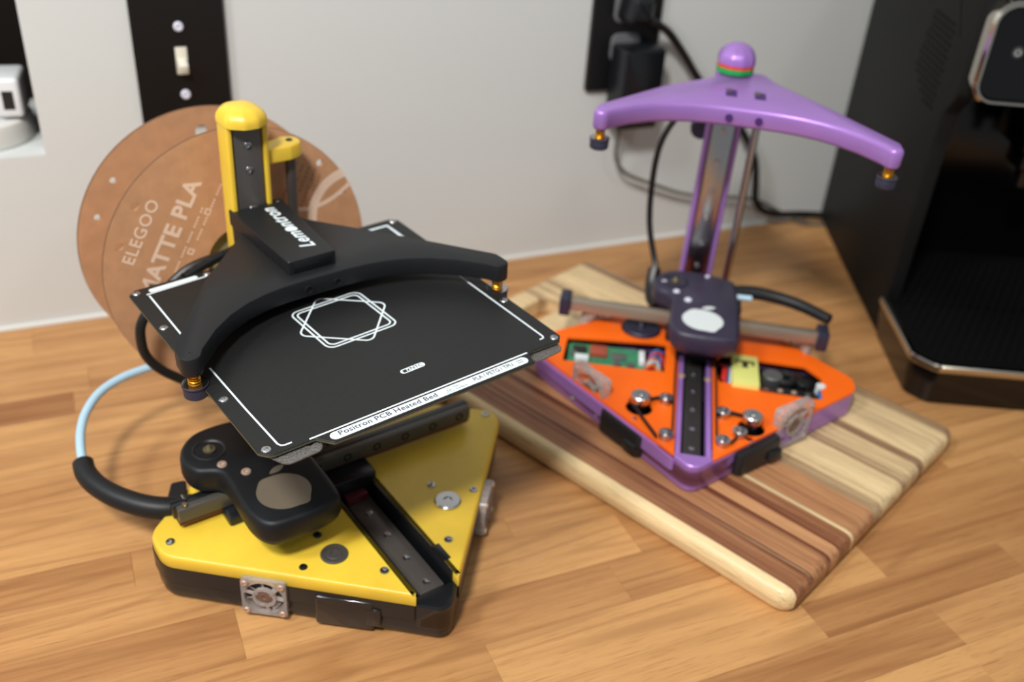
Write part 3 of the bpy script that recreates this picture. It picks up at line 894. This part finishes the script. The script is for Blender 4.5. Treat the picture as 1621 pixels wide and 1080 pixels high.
# cross gantry
b = MB(); b.box(-121, 150.5, 47, 112, 157, 58, .8); 
b.build('gantry_beam', M['black_gloss'], yp)
b = MB(); b.box(-119, 144, 47.5, 110, 150.4, 58, .8)
xr = b.build('gantry_rail', M['gantry_steel'], yp)
b = MB(); b.box(-119, 145.5, 43.6, 110, 156, 46.9, .6); b.build('gantry_base', M['red_brown'], yp)
b = MB(); b.box(-9, 121, 28.5, 8, 127.5, 35, .5); b.build('endstop_board', M['dark_red'], yp)
for x in (-20, 4, 28, 52, 76, 100):
    b = MB(); b.X = Matrix.Translation((x, 143.95, 52.6)) @ Matrix.Rotation(pi / 2, 4, 'X')
    b.lathe([(3.1, -2), (3.1, .1), (2.2, .1), (2.0, -1), (0, -1)], 16); b.build('rail_hole', M['vent'], xr)
b = MB(); b.cyl((-114, 147, 58.8), (-114, 147, 60.6), 1.6, 12); b.cyl((-112, 152, 60), (-112, 156, 60), 1.2); b.build('end_pin', M['steel'], xr)
b = MB(); b.box(-90, 132, 38.6, -40, 165, 47, 2); b.build('gantry_carriage', M['black_gloss'], yp)
b = MB(); b.box(-16, 128, 29, 19, 172, 46, 2); b.build('rail_carriage', M['black_gloss'], yp)
b = MB(); b.box(-71, 139.4, 40.3, -63, 146, 45.5, 1); b.build('white_connector', M['white_plastic'], yp)
toolhead(yp, -62, 104, 56, 80, M['head_black'], M['taupe'], M['chip'], M['rose'], [(-23.5, 45, 3.4), (-13, 30, 3.4)])

# tower
tower(yp, -7.5, 257, 14, 268, M['yellow'], M['yellow'], M['dark_steel'], 20, (60, 90, 120, 150, 178, 204, 234, 264 - 12), lean=0.0)
b = MB(); arm = [(7, 262), (26, 262.5), (38, 268), (38, 281), (28, 285), (7, 277)]
b.prism(round_poly(arm, [0, 4, 9, 9, 4, 0], 6), [(233.5, -.5), (234.2, 0), (242, 0), (243.5, -.8), (244, -1.8)])
b.build('rod_arm', M['yellow'], yp)
screw(yp, 30, 274.5, 243.4, 2.6, M['chip'], name='arm_screw')
b = MB(); b.cyl((29.5, 273, 30), (29.5, 273, 234), 4, 14); b.build('guide_rod', M['dark_steel'], yp)
b = MB(); b.cyl((-7.5, 280, 153), (-7.5, 352, 158), 9, 20); b.prism(circle(-7.5, 0, 1, 6), [(0, 0), (1, 0)]); b.bm.free()
b = MB(); b.cyl((-7.5, 280, 136), (-7.5, 356, 142), 7, 20); b.box(-14, 276, 128, -1, 287, 146, 2); b.build('spool_arm', M['black'], yp)

# bed bracket
X = rolled(0, 0, 196, 0.026)
b = MB(); b.X = X
WP = wing_poly()
b.prism(WP, [(-13, -1.0), (-12.4, -.3), (-11.4, 0), (-1.2, 0), (-.4, -.3), (0, -1.0)])
br = b.build('bed_bracket', M['black'], yp)
b = MB(); b.X = X
bx = round_poly([(-21, 170), (13, 170), (16, 263), (-24, 263)], [1.5, 1.5, 2, 2], 4)
b.prism(bx, [(-1, 0), (9.4, 0), (10, -.6)])
b.box(-23, 244, -17, 15, 262, -1, 1.5)
hb = b.build('bracket_housing', M['black'], br)
b = MB(); b.X = X; b.box(-17.6, 169.6, 1.4, 9.6, 170.3, 8.6, .2); b.build('end_panel', M['black_gloss'], hb)
b = MB(); b.X = X
b.text('Lemontron', 0, 0, 0, 68, 10.2, .2, shear=.3, bold=.014, spacing=1.08, Mx=Matrix.Translation((0, 0, 10)) @ Matrix.Translation((5.2, 183, 0)) @ Matrix.Rotation(pi / 2, 4, 'Z'))
# the first "o" is a little solid lemon
b.prism([Vector((1.0 + 3.9 * cos(t), 213.2 + 3.7 * sin(t))) for t in [2 * pi * k / 20 for k in range(20)]], [(10, 0), (10.22, 0)])
b.build('lettering', M['ink'], hb)
for x in (-20, -4.5, 12): 
    p = X @ Vector((x, 259, 9.2)); screw(hb, p.x, p.y, p.z, 1.8, M['steel'])
for x in (-20.5, 0):
    p = X @ Vector((x + 8, 159.2, -7.5)); 
    b = MB(); b.X = Matrix.Translation(p) @ Matrix.Rotation(pi / 2, 4, 'X'); b.lathe([(3, -3), (3, .5), (2.2, .5), (2.0, -2), (0, -2)], 16); b.build('bolt_hole', M['chip'], br)
for sx in (-1, 1):
    p = X @ Vector((sx * 107, 117, -.6)); screw(br, p.x, p.y, p.z, 1.6, M['chip'])
    knob_spring(br, X, sx * 107, 116, -13, M['navy'], 7.5)

# heated plate (fitted level a little off, as it hangs on its springs)
XB = rolled(0.3, 140.4, 175, 0.035, radians(1.4), radians(-.26))
def PB(): 
    b = MB(); b.X = XB; return b
H = 104.0
plate = round_poly([(-H + 4, -H), (-H, -H + 5), (-H, H - 5), (-H + 5, H), (H - 5, H), (H, H - 5), (H, -H + 5), (H - 4, -H + 0.5), (78, -H + 1), (74, -H - 1.5), (72, -H - 10), (-66, -H - 10), (-73, -H - 1), (-97, -H - 1)], [1, 2, 2, 2, 2, 2, 2, 1, 1, 1, 1, 1, 1, 1], 3)
b = PB(); b.prism(plate, [(-2.2, -.2), (-2, 0), (-.2, 0), (0, -.2)])
bed = b.build('heated_bed', M['bed'], yp)
b = PB(); b.prism(plate, [(-1.9, .06), (-.5, .06)], cap0=False, cap1=False); b.build('board_edge', M['edge'], bed)
# spring steel sheet under it, with two grip tabs at the front
sheet = round_poly([(-100, -98), (-100, 100), (100, 100), (100, -98), (100, -109), (76, -111), (72, -99), (-68, -99), (-72, -112), (-94, -113), (-98, -104)], [3, 3, 3, 3, 6, 5, 3, 3, 5, 6, 3], 5)
b = PB(); b.prism(sheet, [(-4.2, 0), (-3.4, 0)]); b.build('print_sheet', M['sheet'], bed)
b = PB(); b.lathe([(2.4, -3.38), (2.4, -3.2), (0, -3.2)], 14, -76, -103); b.build('sheet_hole', M['chip'], bed)
for (x, y) in ((-99.1, 99.1), (-99.1, -99.1), (99.1, -99.1), (99.1, 99.1), (-99.6, -44), (-99.6, 48), (100, -44), (-50, 99)):
    p = XB @ Vector((x, y, -.2)); screw(bed, p.x, p.y, p.z, 2.9, M['steel'], flat=.35)
INK = .08
b = PB()
b.ribbon(smooth_path([(-93, 92, 0), (-93.5, 40, 0), (-93.5, 22, 0)], 3), 1.15, INK)
b.build('outline_print', M['ink'], bed)
b = PB()
b.ribbon([(-94, 94, 0), (-76, 95, 0), (-52, 96.2, 0)], 1.3, INK)
b.build('outline_print', M['ink'], bed)
b = PB()
b.ribbon([(-93.5, -10, 0), (-93, -60, 0), (-92, -98, 0), (-91, -100.2, 0), (-89, -101, 0), (-85, -101, 0)], 1.15, INK)
b.build('outline_print', M['ink'], bed)
b = PB()
b.ribbon([(94, 0, 0), (94, -94, 0), (93, -95.5, 0), (90, -95.8, 0)], 1.15, INK)
b.build('outline_print', M['ink'], bed)
b = PB()
b.ribbon([(-76, -104 , 0), (74, -103.2, 0)], 1.2, INK)
b.build('outline_print', M['ink'], bed)
b = PB()
b.ribbon([(60, 96, 0), (92, 95.5, 0), (92, 70, 0)], 2.6, INK)
b.build('outline_print', M['ink'], bed)
b = PB()
b.prism(round_poly([(-91, 95.5), (-57, 97), (-57, 101), (-91, 100)], 1.9, 5), [(0, 0), (INK, 0)]); b.build('corner_bar', M['ink'], bed)
b = PB()
def sq(cx, cy, a, r, ang):
    R_ = Matrix.Rotation(ang, 2)
    return [(R_ @ p).to_3d() + Vector((cx, cy, 0)) for p in round_poly([(-a, -a), (a, -a), (a, a), (-a, a)], r, 6)]
c0 = (-.5, -5)
b.ribbon(sq(*c0, 25.5, 5.5, radians(2)), 1.15, INK, True)
b.ribbon(sq(*c0, 22.7, 4, radians(2)), 1.15, INK, True)
b.ribbon(sq(*c0, 23.4, 5, radians(-41)), 1.15, INK + .01, True)
b.build('star_emblem', M['ink'], bed)
b = PB(); b.prism(round_poly([(-66, -112.6), (70, -112.0), (70, -105.2), (-66, -105.8)], 3.3, 6), [(0, 0), (INK, 0)])
lb = b.build('label_strip', M['ink'], bed)
b = PB()
b.text('Positron PCB Heated Bed', -60.5, -110.4, INK, 64, 3.9, .05, bold=.012, spacing=1.05)
b.text('Hot', 16, -108.2, INK, 3.6, 1.4, .05); b.text('Surface', 16, -110.8, INK, 8, 1.6, .05)
b.text('PLA / PETG / TPU', 30, -110.0, INK, 29, 3.5, .05, bold=.012)
[b.ribbon([(62.5 + k * 1.5, y, INK), (63.5 + k * 1.5, y, INK)], .8, .05) for k in range(3) for y in (-107.4, -109.4)]
tri = [(9, -110.9, INK), (14.6, -110.9, INK), (11.8, -106.6, INK)]
b.ribbon(tri, .35, .05, True)
for k in range(3): b.ribbon([(10.8 + k * 1.0, -110.2, INK), (10.9 + k * .95, -109.2, INK), (10.8 + k * 1.0, -108.4, INK)], .3, .05)
b.build('label_text', M['ink_dark'], lb)
b = PB(); b.prism(round_poly([(-2, -80), (15, -79.6), (15, -75.2), (-2, -75.6)], 2.1, 5), [(0, 0), (INK, 0)]); sl = b.build('sensor_label', M['ink'], bed)
b = PB(); b.text('NTC', 5.0, -78.9, INK, 8.2, 2.9, .05, bold=.01)
b.prism([(-.4, -79.2), (2.2, -79.2), (2.2, -76.4), (-.4, -76.4)], [(INK, 0), (INK + .05, 0)]); b.ribbon([(2.6, -79, INK), (4.2, -76.6, INK)], .5, .05); b.ribbon([(2.6, -76.6, INK), (4.2, -79, INK)], .5, .05)
b.build('label_text', M['chip'], sl)

# leads of the heated plate and the filament guide
b = MB(); b.tube(smooth_path([(-22, 262, 172), (-56, 262, 167), (-80, 262, 150), (-94, 262, 134), (-97, 261, 120), (-95, 260, 106), (-85, 258, 91), (-62, 255, 71), (-40, 245, 52), (-28, 236, 40)]), 3.6, 10); b.build('bed_lead', M['cable'], yp)
b = MB(); pth = smooth_path([(-20, 256, 178), (-34, 252, 177), (-52, 248, 174), (-66, 244, 171)], 10)
b.tube(pth, 3.4, 10)
for k in range(len(pth)):
    for q in range(3):
        a = k * .8 + q * 2.1; p = pth[k]; b.box(p.x - 1 + 2.6 * cos(a), p.y - .8, p.z - .8 + 2.7 * sin(a), p.x + 1 + 2.6 * cos(a), p.y + .8, p.z + .8 + 2.7 * sin(a))
b.build('braided_sleeve', M['cable'], yp)
b = MB()
gp = smooth_path([(-103, 168, 38), (-118, 171, 40), (-132, 180, 42), (-145, 196, 44), (-153, 212, 46), (-156, 226, 48), (-155, 236, 50)], 8)
b.tube(gp, 8.2, 14, r_end=7.2)
b.prism(round_poly([(-122, 168), (-108, 163), (-99, 190), (-109, 192)], 2), [(30, 0), (43, 0), (44, -1)])
fg = b.build('filament_guide', M['black'], yp)
p = gp[-1]
ft = thing('filament_tube', 'pale blue tube looping from the black guide arm towards the cardboard spool', 'tube', (0.1671, 0.4127, 0), radians(12.3))
b = MB(); b.tube(smooth_path([(-155, 236, 50), (-153, 246, 54), (-148, 262, 58), (-139, 278, 62), (-124, 292, 66), (-104, 300, 68), (-80, 303, 68), (-56, 303, 66)], 10), 3.3, 12)
b.tube(smooth_path([(-56, 303, 66), (-30, 302, 64), (0, 298, 66)], 6), 2.9, 10)
b.build('tube', M['tube'], ft)

# ======================================================================= SPOOL
sp = thing('filament_spool', 'round brown cardboard filament spool with pale print, behind the yellow tower', 'spool', (0, 0, 0), 0)
a12 = radians(12.3)
sx0, sy0 = -8.0, 285.5
wx = 167.1 + sx0 * cos(a12) - sy0 * sin(a12); wy = 412.7 + sx0 * sin(a12) + sy0 * cos(a12)
sp.matrix_world = Matrix.Translation((wx * MM, wy * MM, 0.151)) @ Matrix.Rotation(a12, 4, 'Z') @ Matrix.Rotation(radians(-4.5), 4, 'X') @ Matrix(((1, 0, 0, 0), (0, 0, -1, 0), (0, 1, 0, 0), (0, 0, 0, 1)))
# spool local: x right, y up, +z toward the viewer; front flange face at z = 0
RS = 102.0
def flange(z0, z1, holes):
    b = MB(); b.holed(circle(0, 0, RS, 96), [circle(0, 0, 27, 40)] + holes, z0, z1)
    o = b.build('flange', M['cardboard'], sp)
    b = MB(); b.holed(circle(0, 0, RS + .12, 96), [circle(0, 0, RS - .05, 96)], z0 + .1, z1 - .1); b.build('cut_edge', M['card_edge'], o)
    return o
fr = flange(-3, 0, [circle(-72.2, 57.7, 2.9, 16), circle(-87, 31, 2.9, 16), circle(69, 63.9, 2.9, 16), circle(85.8, 37.2, 2.9, 16), circle(30, -80, 2.9, 16)])
flange(-67, -64, [circle(-68.2, 56.9, 2.6, 16), circle(-84, 31, 2.6, 16), round_poly([(-2, 76), (7.5, 76), (7.5, 88), (-2, 88)], 3.6, 5), circle(70, 60, 2.6, 16)])
b = MB()
b.lathe([(38, -64), (38, -3)], 48, cap=False); b.lathe([(27, -3), (27, -64)], 48, cap=False)
b.build('core', M['khaki'], sp)
b = MB(); b.lathe([(26.8, -14), (26.8, -8), (26, -7), (9, -7), (9, -14)], 40); b.build('hub', M['khaki'], sp)
ang = radians(59.2)
b = MB()
b.text('ELEGOO', 0, 0, 0, 49, 9.0, .12, bold=.012, spacing=1.1, Mx=Matrix.Translation((-79.7, 14.9, 0)) @ Matrix.Rotation(ang, 4, 'Z'))
b.text('MATTE PLA', 0, 0, 0, 92, 12.4, .12, bold=.03, spacing=1.05, Mx=Matrix.Translation((-70, -13, 0)) @ Matrix.Rotation(ang, 4, 'Z'))
b.build('lettering', M['card_ink'], fr)
b = MB()
T = Matrix.Translation((-59, -7, 0)) @ Matrix.Rotation(ang, 4, 'Z'); b.X = T
for (x0, x1, y) in ((0, 66, -2), (0, 20, -8), (40, 88, -8)):
    n = int((x1 - x0) / 2.4)
    for k in range(n):
        if (k * 7) % 5 != 3: b.box(x0 + k * 2.4, y, 0, x0 + k * 2.4 + 1.6, y + 1.3, .1)
for x0 in (28, 60):
    b.holed([(x0, -8.6), (x0 + 4.6, -8.6), (x0 + 4.6, -4), (x0, -4)], [[(x0 + 1, -7.6), (x0 + 3.6, -7.6), (x0 + 3.6, -5), (x0 + 1, -5)]], 0, .1)
fp = b.build('fine_print', M['card_ink'], fr); fp['kind'] = 'stuff'
b = MB()
b.ribbon(smooth_path([(88, 53, 0), (79, 50, 0), (70, 44, 0), (63, 35, 0), (59.5, 24, 0), (59, 12, 0), (60, 0, 0)], 6), 7.5, .12)
b.ribbon(smooth_path([(8, 58, 0), (21, 46.6, 0), (35.7, 35.2, 0), (50, 30.5, 0), (62, 30, 0), (76, 33.5, 0), (88, 40, 0), (94, 44, 0)], 6), 3.2, .13)
b.ribbon([(22, 93, 0), (26, 92, 0), (30, 91, 0)], 6, .12)
b.build('loop_print', M['card_ink'], fr)
b = MB(); b.X = Matrix.Translation((36, 40, 0)) @ Matrix.Rotation(radians(62), 4, 'Z')
for r in range(5):
    for k in range(9):
        if (k * 3 + r * 5) % 7 != 2: b.box(k * 3.6, -r * 5.6 , 0, k * 3.6 + 2.6, -r * 5.6 + 1.1, .1)
fp = b.build('fine_print', M['card_ink2'], fr); fp['kind'] = 'stuff'

# ======================================================================= PURPLE PRINTER
pp = thing('desktop_printer', 'inverted 3D printer with orange deck, purple base and purple bracket on the cutting board', '3D printer', (0.38418, 0.47332, 0.0201), radians(-32.8))
b = MB()
SP = shell_poly(8)
b.prism(SP, [(0, -2), (1.5, -.4), (4, 0), (12, 0)])
nose = round_poly([(-16, 8), (-27, 18.6), (-27, 24), (-14, 24), (-14, 11.5), (14, 11.5), (14, 24), (31, 24), (29, 21.5), (16, 8), (.6, -8)], [0, 0, 0, 0, 0, 0, 0, 0, 0, 0, 17], 10)
b.prism(nose, [(12, 0), (22.6, 0)])
cap = round_poly([(-14.5, 11.4), (-14.5, 6.8), (.6, -7.6), (14.9, 7.2), (14.9, 11.4)], [0, 1, 17, 1, 0], 10)
b.prism(cap, [(22.6, 0), (24.6, 0), (25.4, -.9)])
# walls only, so the windows of the deck look into the housing
for sd in (-1, 1):
    hp = half(sd, -14.6, 15, 8)
    b.holed(hp, [offset_poly(hp, -3)], 12, 22.6)
b.build('base_shell', M['purple'], pp)
for sd in (-1, 1):
    b = MB()
    b.box(sd * 11.8 - 2.1, 10, 12, sd * 11.8 + 2.1, 200, 25.6, .8); b.build('slot_wall', M['purple'], pp)
w_l = round_poly([(-114, 117), (-26, 121), (-26, 167), (-36, 167), (-114, 156)], 1.5, 3)
w_r = round_poly([(20, 119), (105, 113), (109, 147), (96, 163), (24, 163), (17, 152)], 3, 3)
def fancut(x, y, r): return circle(x, y, r, 24)
left = half(-1, -14.6, 15, 8)
right = half(1, -14.6, 15, 8)
b = MB(); b.holed(left, [w_l, circle(-50, 189, 18.5, 32), circle(-44.5, 63, 11, 24)], 22.7, 25); dl = b.build('deck_plate', M['orange'], pp)
b = MB(); b.holed(right, [w_r, circle(45.5, 58, 11, 24), circle(43.5, 43.5, 3.6, 16)], 22.7, 25); dr = b.build('deck_plate', M['orange'], pp)
b = MB(); b.prism([(-98, 100), (98, 108), (112, 130), (112, 170), (-118, 170), (-118, 125)], [(11.9, 0), (12.6, 0)]); b.prism([(-58, 66), (-32, 42), (-32, 80), (-58, 80)], [(11.9, 0), (12.4, 0)]); b.prism([(58, 60), (58, 80), (32, 80), (32, 36)], [(11.9, 0), (12.4, 0)]); b.build('housing_floor', M['chip'], pp)
yrail(pp, 12, 22, -8.3, 6.3, 11.8, 205, M['rail_black'], (23, 49, 75.5, 103, 129.5, 156), M['steel'])
for sx in (-11.4, 11): screw(pp, sx, 118, 25.4, 3, M['rose'])
# belts and idlers
b = MB()
def belt(pts, z=27.5, h=3.2):
    b.ribbon([(x, y, z - 1.5) for x, y in pts], 1.2, h)
belt([(-53, 68), (-29, 24)]); belt([(-37, 73), (-25, 80), (-22, 80)]); belt([(53, 66), (25, 72)]); belt([(40, 50), (29, 31)])
belt([(-17.3, 26), (-17.3, 190)]); belt([(17.3, 30), (17.3, 190)])
b.build('drive_belt', M['belt'], pp)
for (x, y) in ((-23.5, 75.5), (-22, 27), (22.8, 68), (22, 29.5), (35.2, 44)):
    b = MB(); b.lathe([(5.2, 24), (5.2, 30), (5.8, 30), (5.8, 30.9), (3.2, 31), (3.0, 32.6), (1.6, 33), (1.2, 32), (0, 32)], 24, x, y); b.build('idler_pulley', M['steel'], pp)
for x, y in ((-44.5, 66), (45.2, 61)):
    b = MB(); b.lathe([(6.0, 13), (6.0, 29), (7.8, 29.4), (8.0, 30.4), (8.0, 35.5), (7.2, 36.3), (2.2, 36.3), (2.0, 34.5), (0, 34.5)], 30, x, y); b.build('motor_pulley', M['steel'], pp)
b = MB(); b.lathe([(17.2, 22), (17.2, 27), (16.2, 28), (4, 28), (4, 24)], 40, -50, 189); mf = b.build('motor_flange', M['navy'], pp)
b = MB(); b.lathe([(3.4, 27), (3.4, 33), (0, 33)], 16, -50, 189); b.build('motor_shaft', M['steel'], mf)
screw(pp, 44.5, 40, 23.5, 2.2, M['steel']); screw(pp, -47, 47, 24.8, 2.0, M['steel'])
# clear fans standing at the four flanks
fan(pp, -86, 82, 22, atan2(-116, 128), size=38, screws=M['smoke_blade'])
fan(pp, 79, 77, 22, atan2(120, 124), size=38, screws=M['smoke_blade'])
fan(pp, -92, 195, 18, pi - atan2(62, -76) + pi * 0 + 0.0 if False else atan2(-60, -78), screws=M['smoke_blade'])
fan(pp, 90, 196, 18, atan2(60, -78), screws=M['smoke_blade'])
for (x, y, rz) in ((-56, 44, atan2(-116, 128)), (52, 41, atan2(116, 118))):
    b = MB(); b.X = Matrix.Translation((x, y, 0)) @ Matrix.Rotation(rz, 4, 'Z')
    b.prism(round_poly([(-24, -4), (24, -4), (24, 9), (-24, 9)], [5, 5, 1, 1], 4), [(1.5, -1), (3, 0), (20, 0), (22, -1)])
    b.box(8, -7.5, 5, 22, 2, 14, 2); b.build('blower', M['chip'], pp)

# controller board in the left window
bd = Matrix.Translation((-74, 138.5, 19.5)) @ Matrix.Rotation(radians(3.2), 4, 'Z')
b = MB(); b.X = bd; b.prism(round_poly([(-37, -17), (31, -17), (31, 17), (-37, 17)], 3), [(0, 0), (1.5, 0)]); pcb = b.build('controller_board', M['pcb'], pp)
def chip(x0, y0, x1, y1, h, m, name):
    b = MB(); b.X = bd; b.box(x0, y0, 1.4, x1, y1, 1.5 + h, .3); return b.build(name, m, pcb)
chip(-18, -3, -3, 12, 4, M['copper'], 'heat_sink')
chip(-33, 2, -21, 12, 1.6, M['chip'], 'chip'); chip(1, -4, 14, 6, 1.4, M['shield'], 'shield_can')
chip(-31, -13, -19, -6, 4.5, M['white_inlay'], 'port'); chip(3, -16, 9, -9, 3, M['shield'], 'port'); chip(15, -16, 21, -9, 3, M['shield'], 'port')
chip(25, -9, 30, 9, 5, M['white_plastic'], 'connector'); chip(-35, -4, -30, 2, 2.4, M['shield'], 'port')
for k, (mk) in enumerate(('red_wire', 'orange_wire', 'tube', 'orange_wire', 'blue_wire', 'red_wire', 'blue_wire')):
    b = MB(); y = 126 + k * 5.0; x = -44 + k * .8
    b.tube(smooth_path([(x, y, 19), (x + 5, y + 1, 23.5), (x + 9 + (k % 3), y + 2, 21), (x + 11 + (k % 2) * 3, y - 5, 14)], 5), 1.2, 7); b.build('wire', M[mk], pp)
# power supply in the right window
b = MB(); b.box(31, 114, 12.8, 54, 160, 30, 1); py = b.build('transformer', M['psu_yellow'], pp)
b = MB(); b.box(34, 147, 29.8, 50, 149.2, 30.5); b.box(40, 139, 29.8, 44.5, 149, 30.5); b.box(48.6, 143, 29.8, 50.4, 149, 30.5); b.box(33, 113.6, 17, 49, 114.1, 18.2); b.build('core_gap', M['chip'], py)
b = MB(); b.box(54.5, 113.5, 12.8, 103, 127, 23, .8); b.box(54.5, 113.2, 12.8, 103, 114.4, 26, .4); tb = b.build('terminal_block', M['chip'], pp)
for k in range(4): screw(tb, 61 + k * 11.5, 121, 22.8, 2.5, M['rose' if k % 3 else 'dark_steel'])
b = MB(); b.lathe([(9, 12.8), (9, 24.6), (8, 25.4), (0, 25.4)], 24, 67, 142); b.build('capacitor', M['shield'], pp)
b = MB(); b.tube([(78 + 8 * cos(t), 146 + 8 * sin(t), 20) for t in [2 * pi * k / 20 for k in range(21)]], 4, 10); b.build('choke_coil', M['cable'], pp)
b = MB(); b.lathe([(6, 12.8), (6, 24), (5, 24.8), (0, 24.8)], 20, 93, 138); b.lathe([(5, 12.8), (5, 22), (0, 22)], 20, 90, 152); b.build('capacitor', M['cable'], pp)
b = MB(); b.box(104, 114, 14, 106.4, 127, 26, .4); b.build('film_capacitor', M['blue_wire'], pp)
b = MB(); b.lathe([(4, 14), (4, 26), (0, 26)], 14, 107, 134); b.build('capacitor', M['white_inlay'], pp)
for k, mk in enumerate(('red_wire', 'red_wire', 'cable', 'blue_wire', 'white_plastic', 'blue_wire')):
    b = MB(); x = 22 + k * 1.7
    b.tube(smooth_path([(x - 2, 158 - k, 14), (x, 150, 22), (x + 3 - k * .3, 140, 25), (x + 2, 128, 22), (x + 1 + k * .5, 120, 14)], 5), 1.7 if k < 2 else 1.2, 8); b.build('wire', M[mk], pp)
b = MB(); b.tube([(24 + 5 * cos(t), 149 + 5 * sin(t), 20) for t in [2 * pi * k / 20 for k in range(21)]], 2.4, 8); b.build('choke_coil', M['cable'], pp)

# gantry
b = MB(); b.box(-119, 188, 36, 110, 194.5, 46, .8); b.build('gantry_beam', M['black'], pp)
b = MB(); b.box(-116, 180.5, 38, 107, 188, 49, .8); b.build('gantry_rail', M['beam_steel'], pp)
for x in (-121.5, 109):
    b = MB(); b.box(x - 5, 178, 33, x + 5, 198, 51, 1.5); b.build('end_cap', M['navy'], pp)
b = MB(); b.box(-28, 172, 25.5, 32, 200, 40, 2); b.box(-17, 150, 22.1, 17, 205, 36, 2); b.build('gantry_carriage', M['black'], pp)
toolhead(pp, -.5, 144, 45, 68, M['head_purple'], M['white_inlay'], M['chip'], M['lilac_screw'], [(-23.5, 45, 3.0), (-13, 32, 3.4), (-35, 62, 2.2), (4, 82, 2.2)])
b = MB(); b.tube(smooth_path([(28, 213, 62), (46, 216, 63), (68, 214, 62), (90, 206, 61), (112, 190, 60)], 8), 6.6, 14, r_end=5); b.box(22, 190, 40, 36, 214, 58, 3); b.build('filament_guide', M['black'], pp)
b = MB(); b.cyl((30, 205, 62), (44, 204, 63), 2.6, 12); b.build('tube_stub', M['tube'], pp)

# tower, bracket
tower(pp, -6.5, 255, 10, 257.5, M['purple'], M['purple'], M['steel'], 19.5, (62, 86, 112, 139, 167, 196, 226), lean=0.012, stripes=True, dome_h=13.5, dome_p=1.25)
b = MB(); arm = [(7, 262), (22, 261), (33, 266), (33, 277), (24, 281), (7, 276)]
b.prism(round_poly(arm, [0, 4, 8, 8, 4, 0], 6), [(222, -.5), (223, 0), (236, 0), (238, -1.5)]); b.build('rod_arm', M['purple'], pp)
b = MB(); b.cyl((24.5, 270, 20), (24.8, 270, 223), 3.6, 14); b.build('guide_rod', M['steel'], pp)
b = MB(); b.X = Matrix.Translation((-22, 283, 188)) @ Matrix.Rotation(pi / 2, 4, 'X'); b.lathe([(9, -5), (10, -3), (10, 3), (9, 5), (0, 5)], 24); b.cyl((0, 0, 0), (8, 0, 0), 4, 12); b.build('side_knob', M['navy'], pp)
X = rolled(-1, 6, 247, -.004, -.03)
b = MB(); b.X = X
b.prism(WP, [(-16, -3), (-15, -1.2), (-13, -.2), (-4, 0), (-1.6, -.5), (-.4, -1.6), (0, -3)])
pbk = b.build('bed_bracket', M['purple'], pp, deg=50)
for x in (-12, 11):
    b = MB(); b.X = X @ Matrix.Translation((x, 196, 0)); b.prism(round_poly([(-4.5, -9), (4.5, -9), (4.5, 9), (-4.5, 9)], 1), [(-.5, 0), (.15, 0)]); sl = b.build('bracket_slot', mat('deep_purple', (66, 34, 104), 0.6) if x < 0 else bpy.data.materials['deep_purple'], pbk)
    b = MB(); b.X = X @ Matrix.Translation((x - 1, 198, 0)); b.box(-3.2, -2, 0, 1.6, 6, 1.2, .3); b.build('slot_nut', M['dark_steel'], sl)
    p = X @ Vector((x, 159.4, -8.5)); b = MB(); b.X = Matrix.Translation(p) @ Matrix.Rotation(pi / 2, 4, 'X'); b.lathe([(3, -4), (3, 1), (0, 1)], 14); b.build('bolt_hole', bpy.data.materials['deep_purple'], pbk)
for sx in (-1, 1): knob_spring(pbk, X, sx * 107, 116, -16, M['navy'], 6.5)
b = MB(); b.tube(smooth_path([(-12, 250, 226), (-30, 256, 222), (-47, 262, 200), (-57, 262, 174), (-59, 262, 138), (-56, 258, 100), (-48, 250, 72), (-42, 240, 58), (-34, 226, 52), (-28, 218, 50)]), 2.8, 10)
b.build('bed_lead', M['cable'], pp)
b = MB(); b.tube(smooth_path([(-45, 236, 64), (-46, 226, 52), (-44, 214, 44), (-38, 205, 42)], 6), 6, 10); b.build('head_lead', M['cable'], pp)
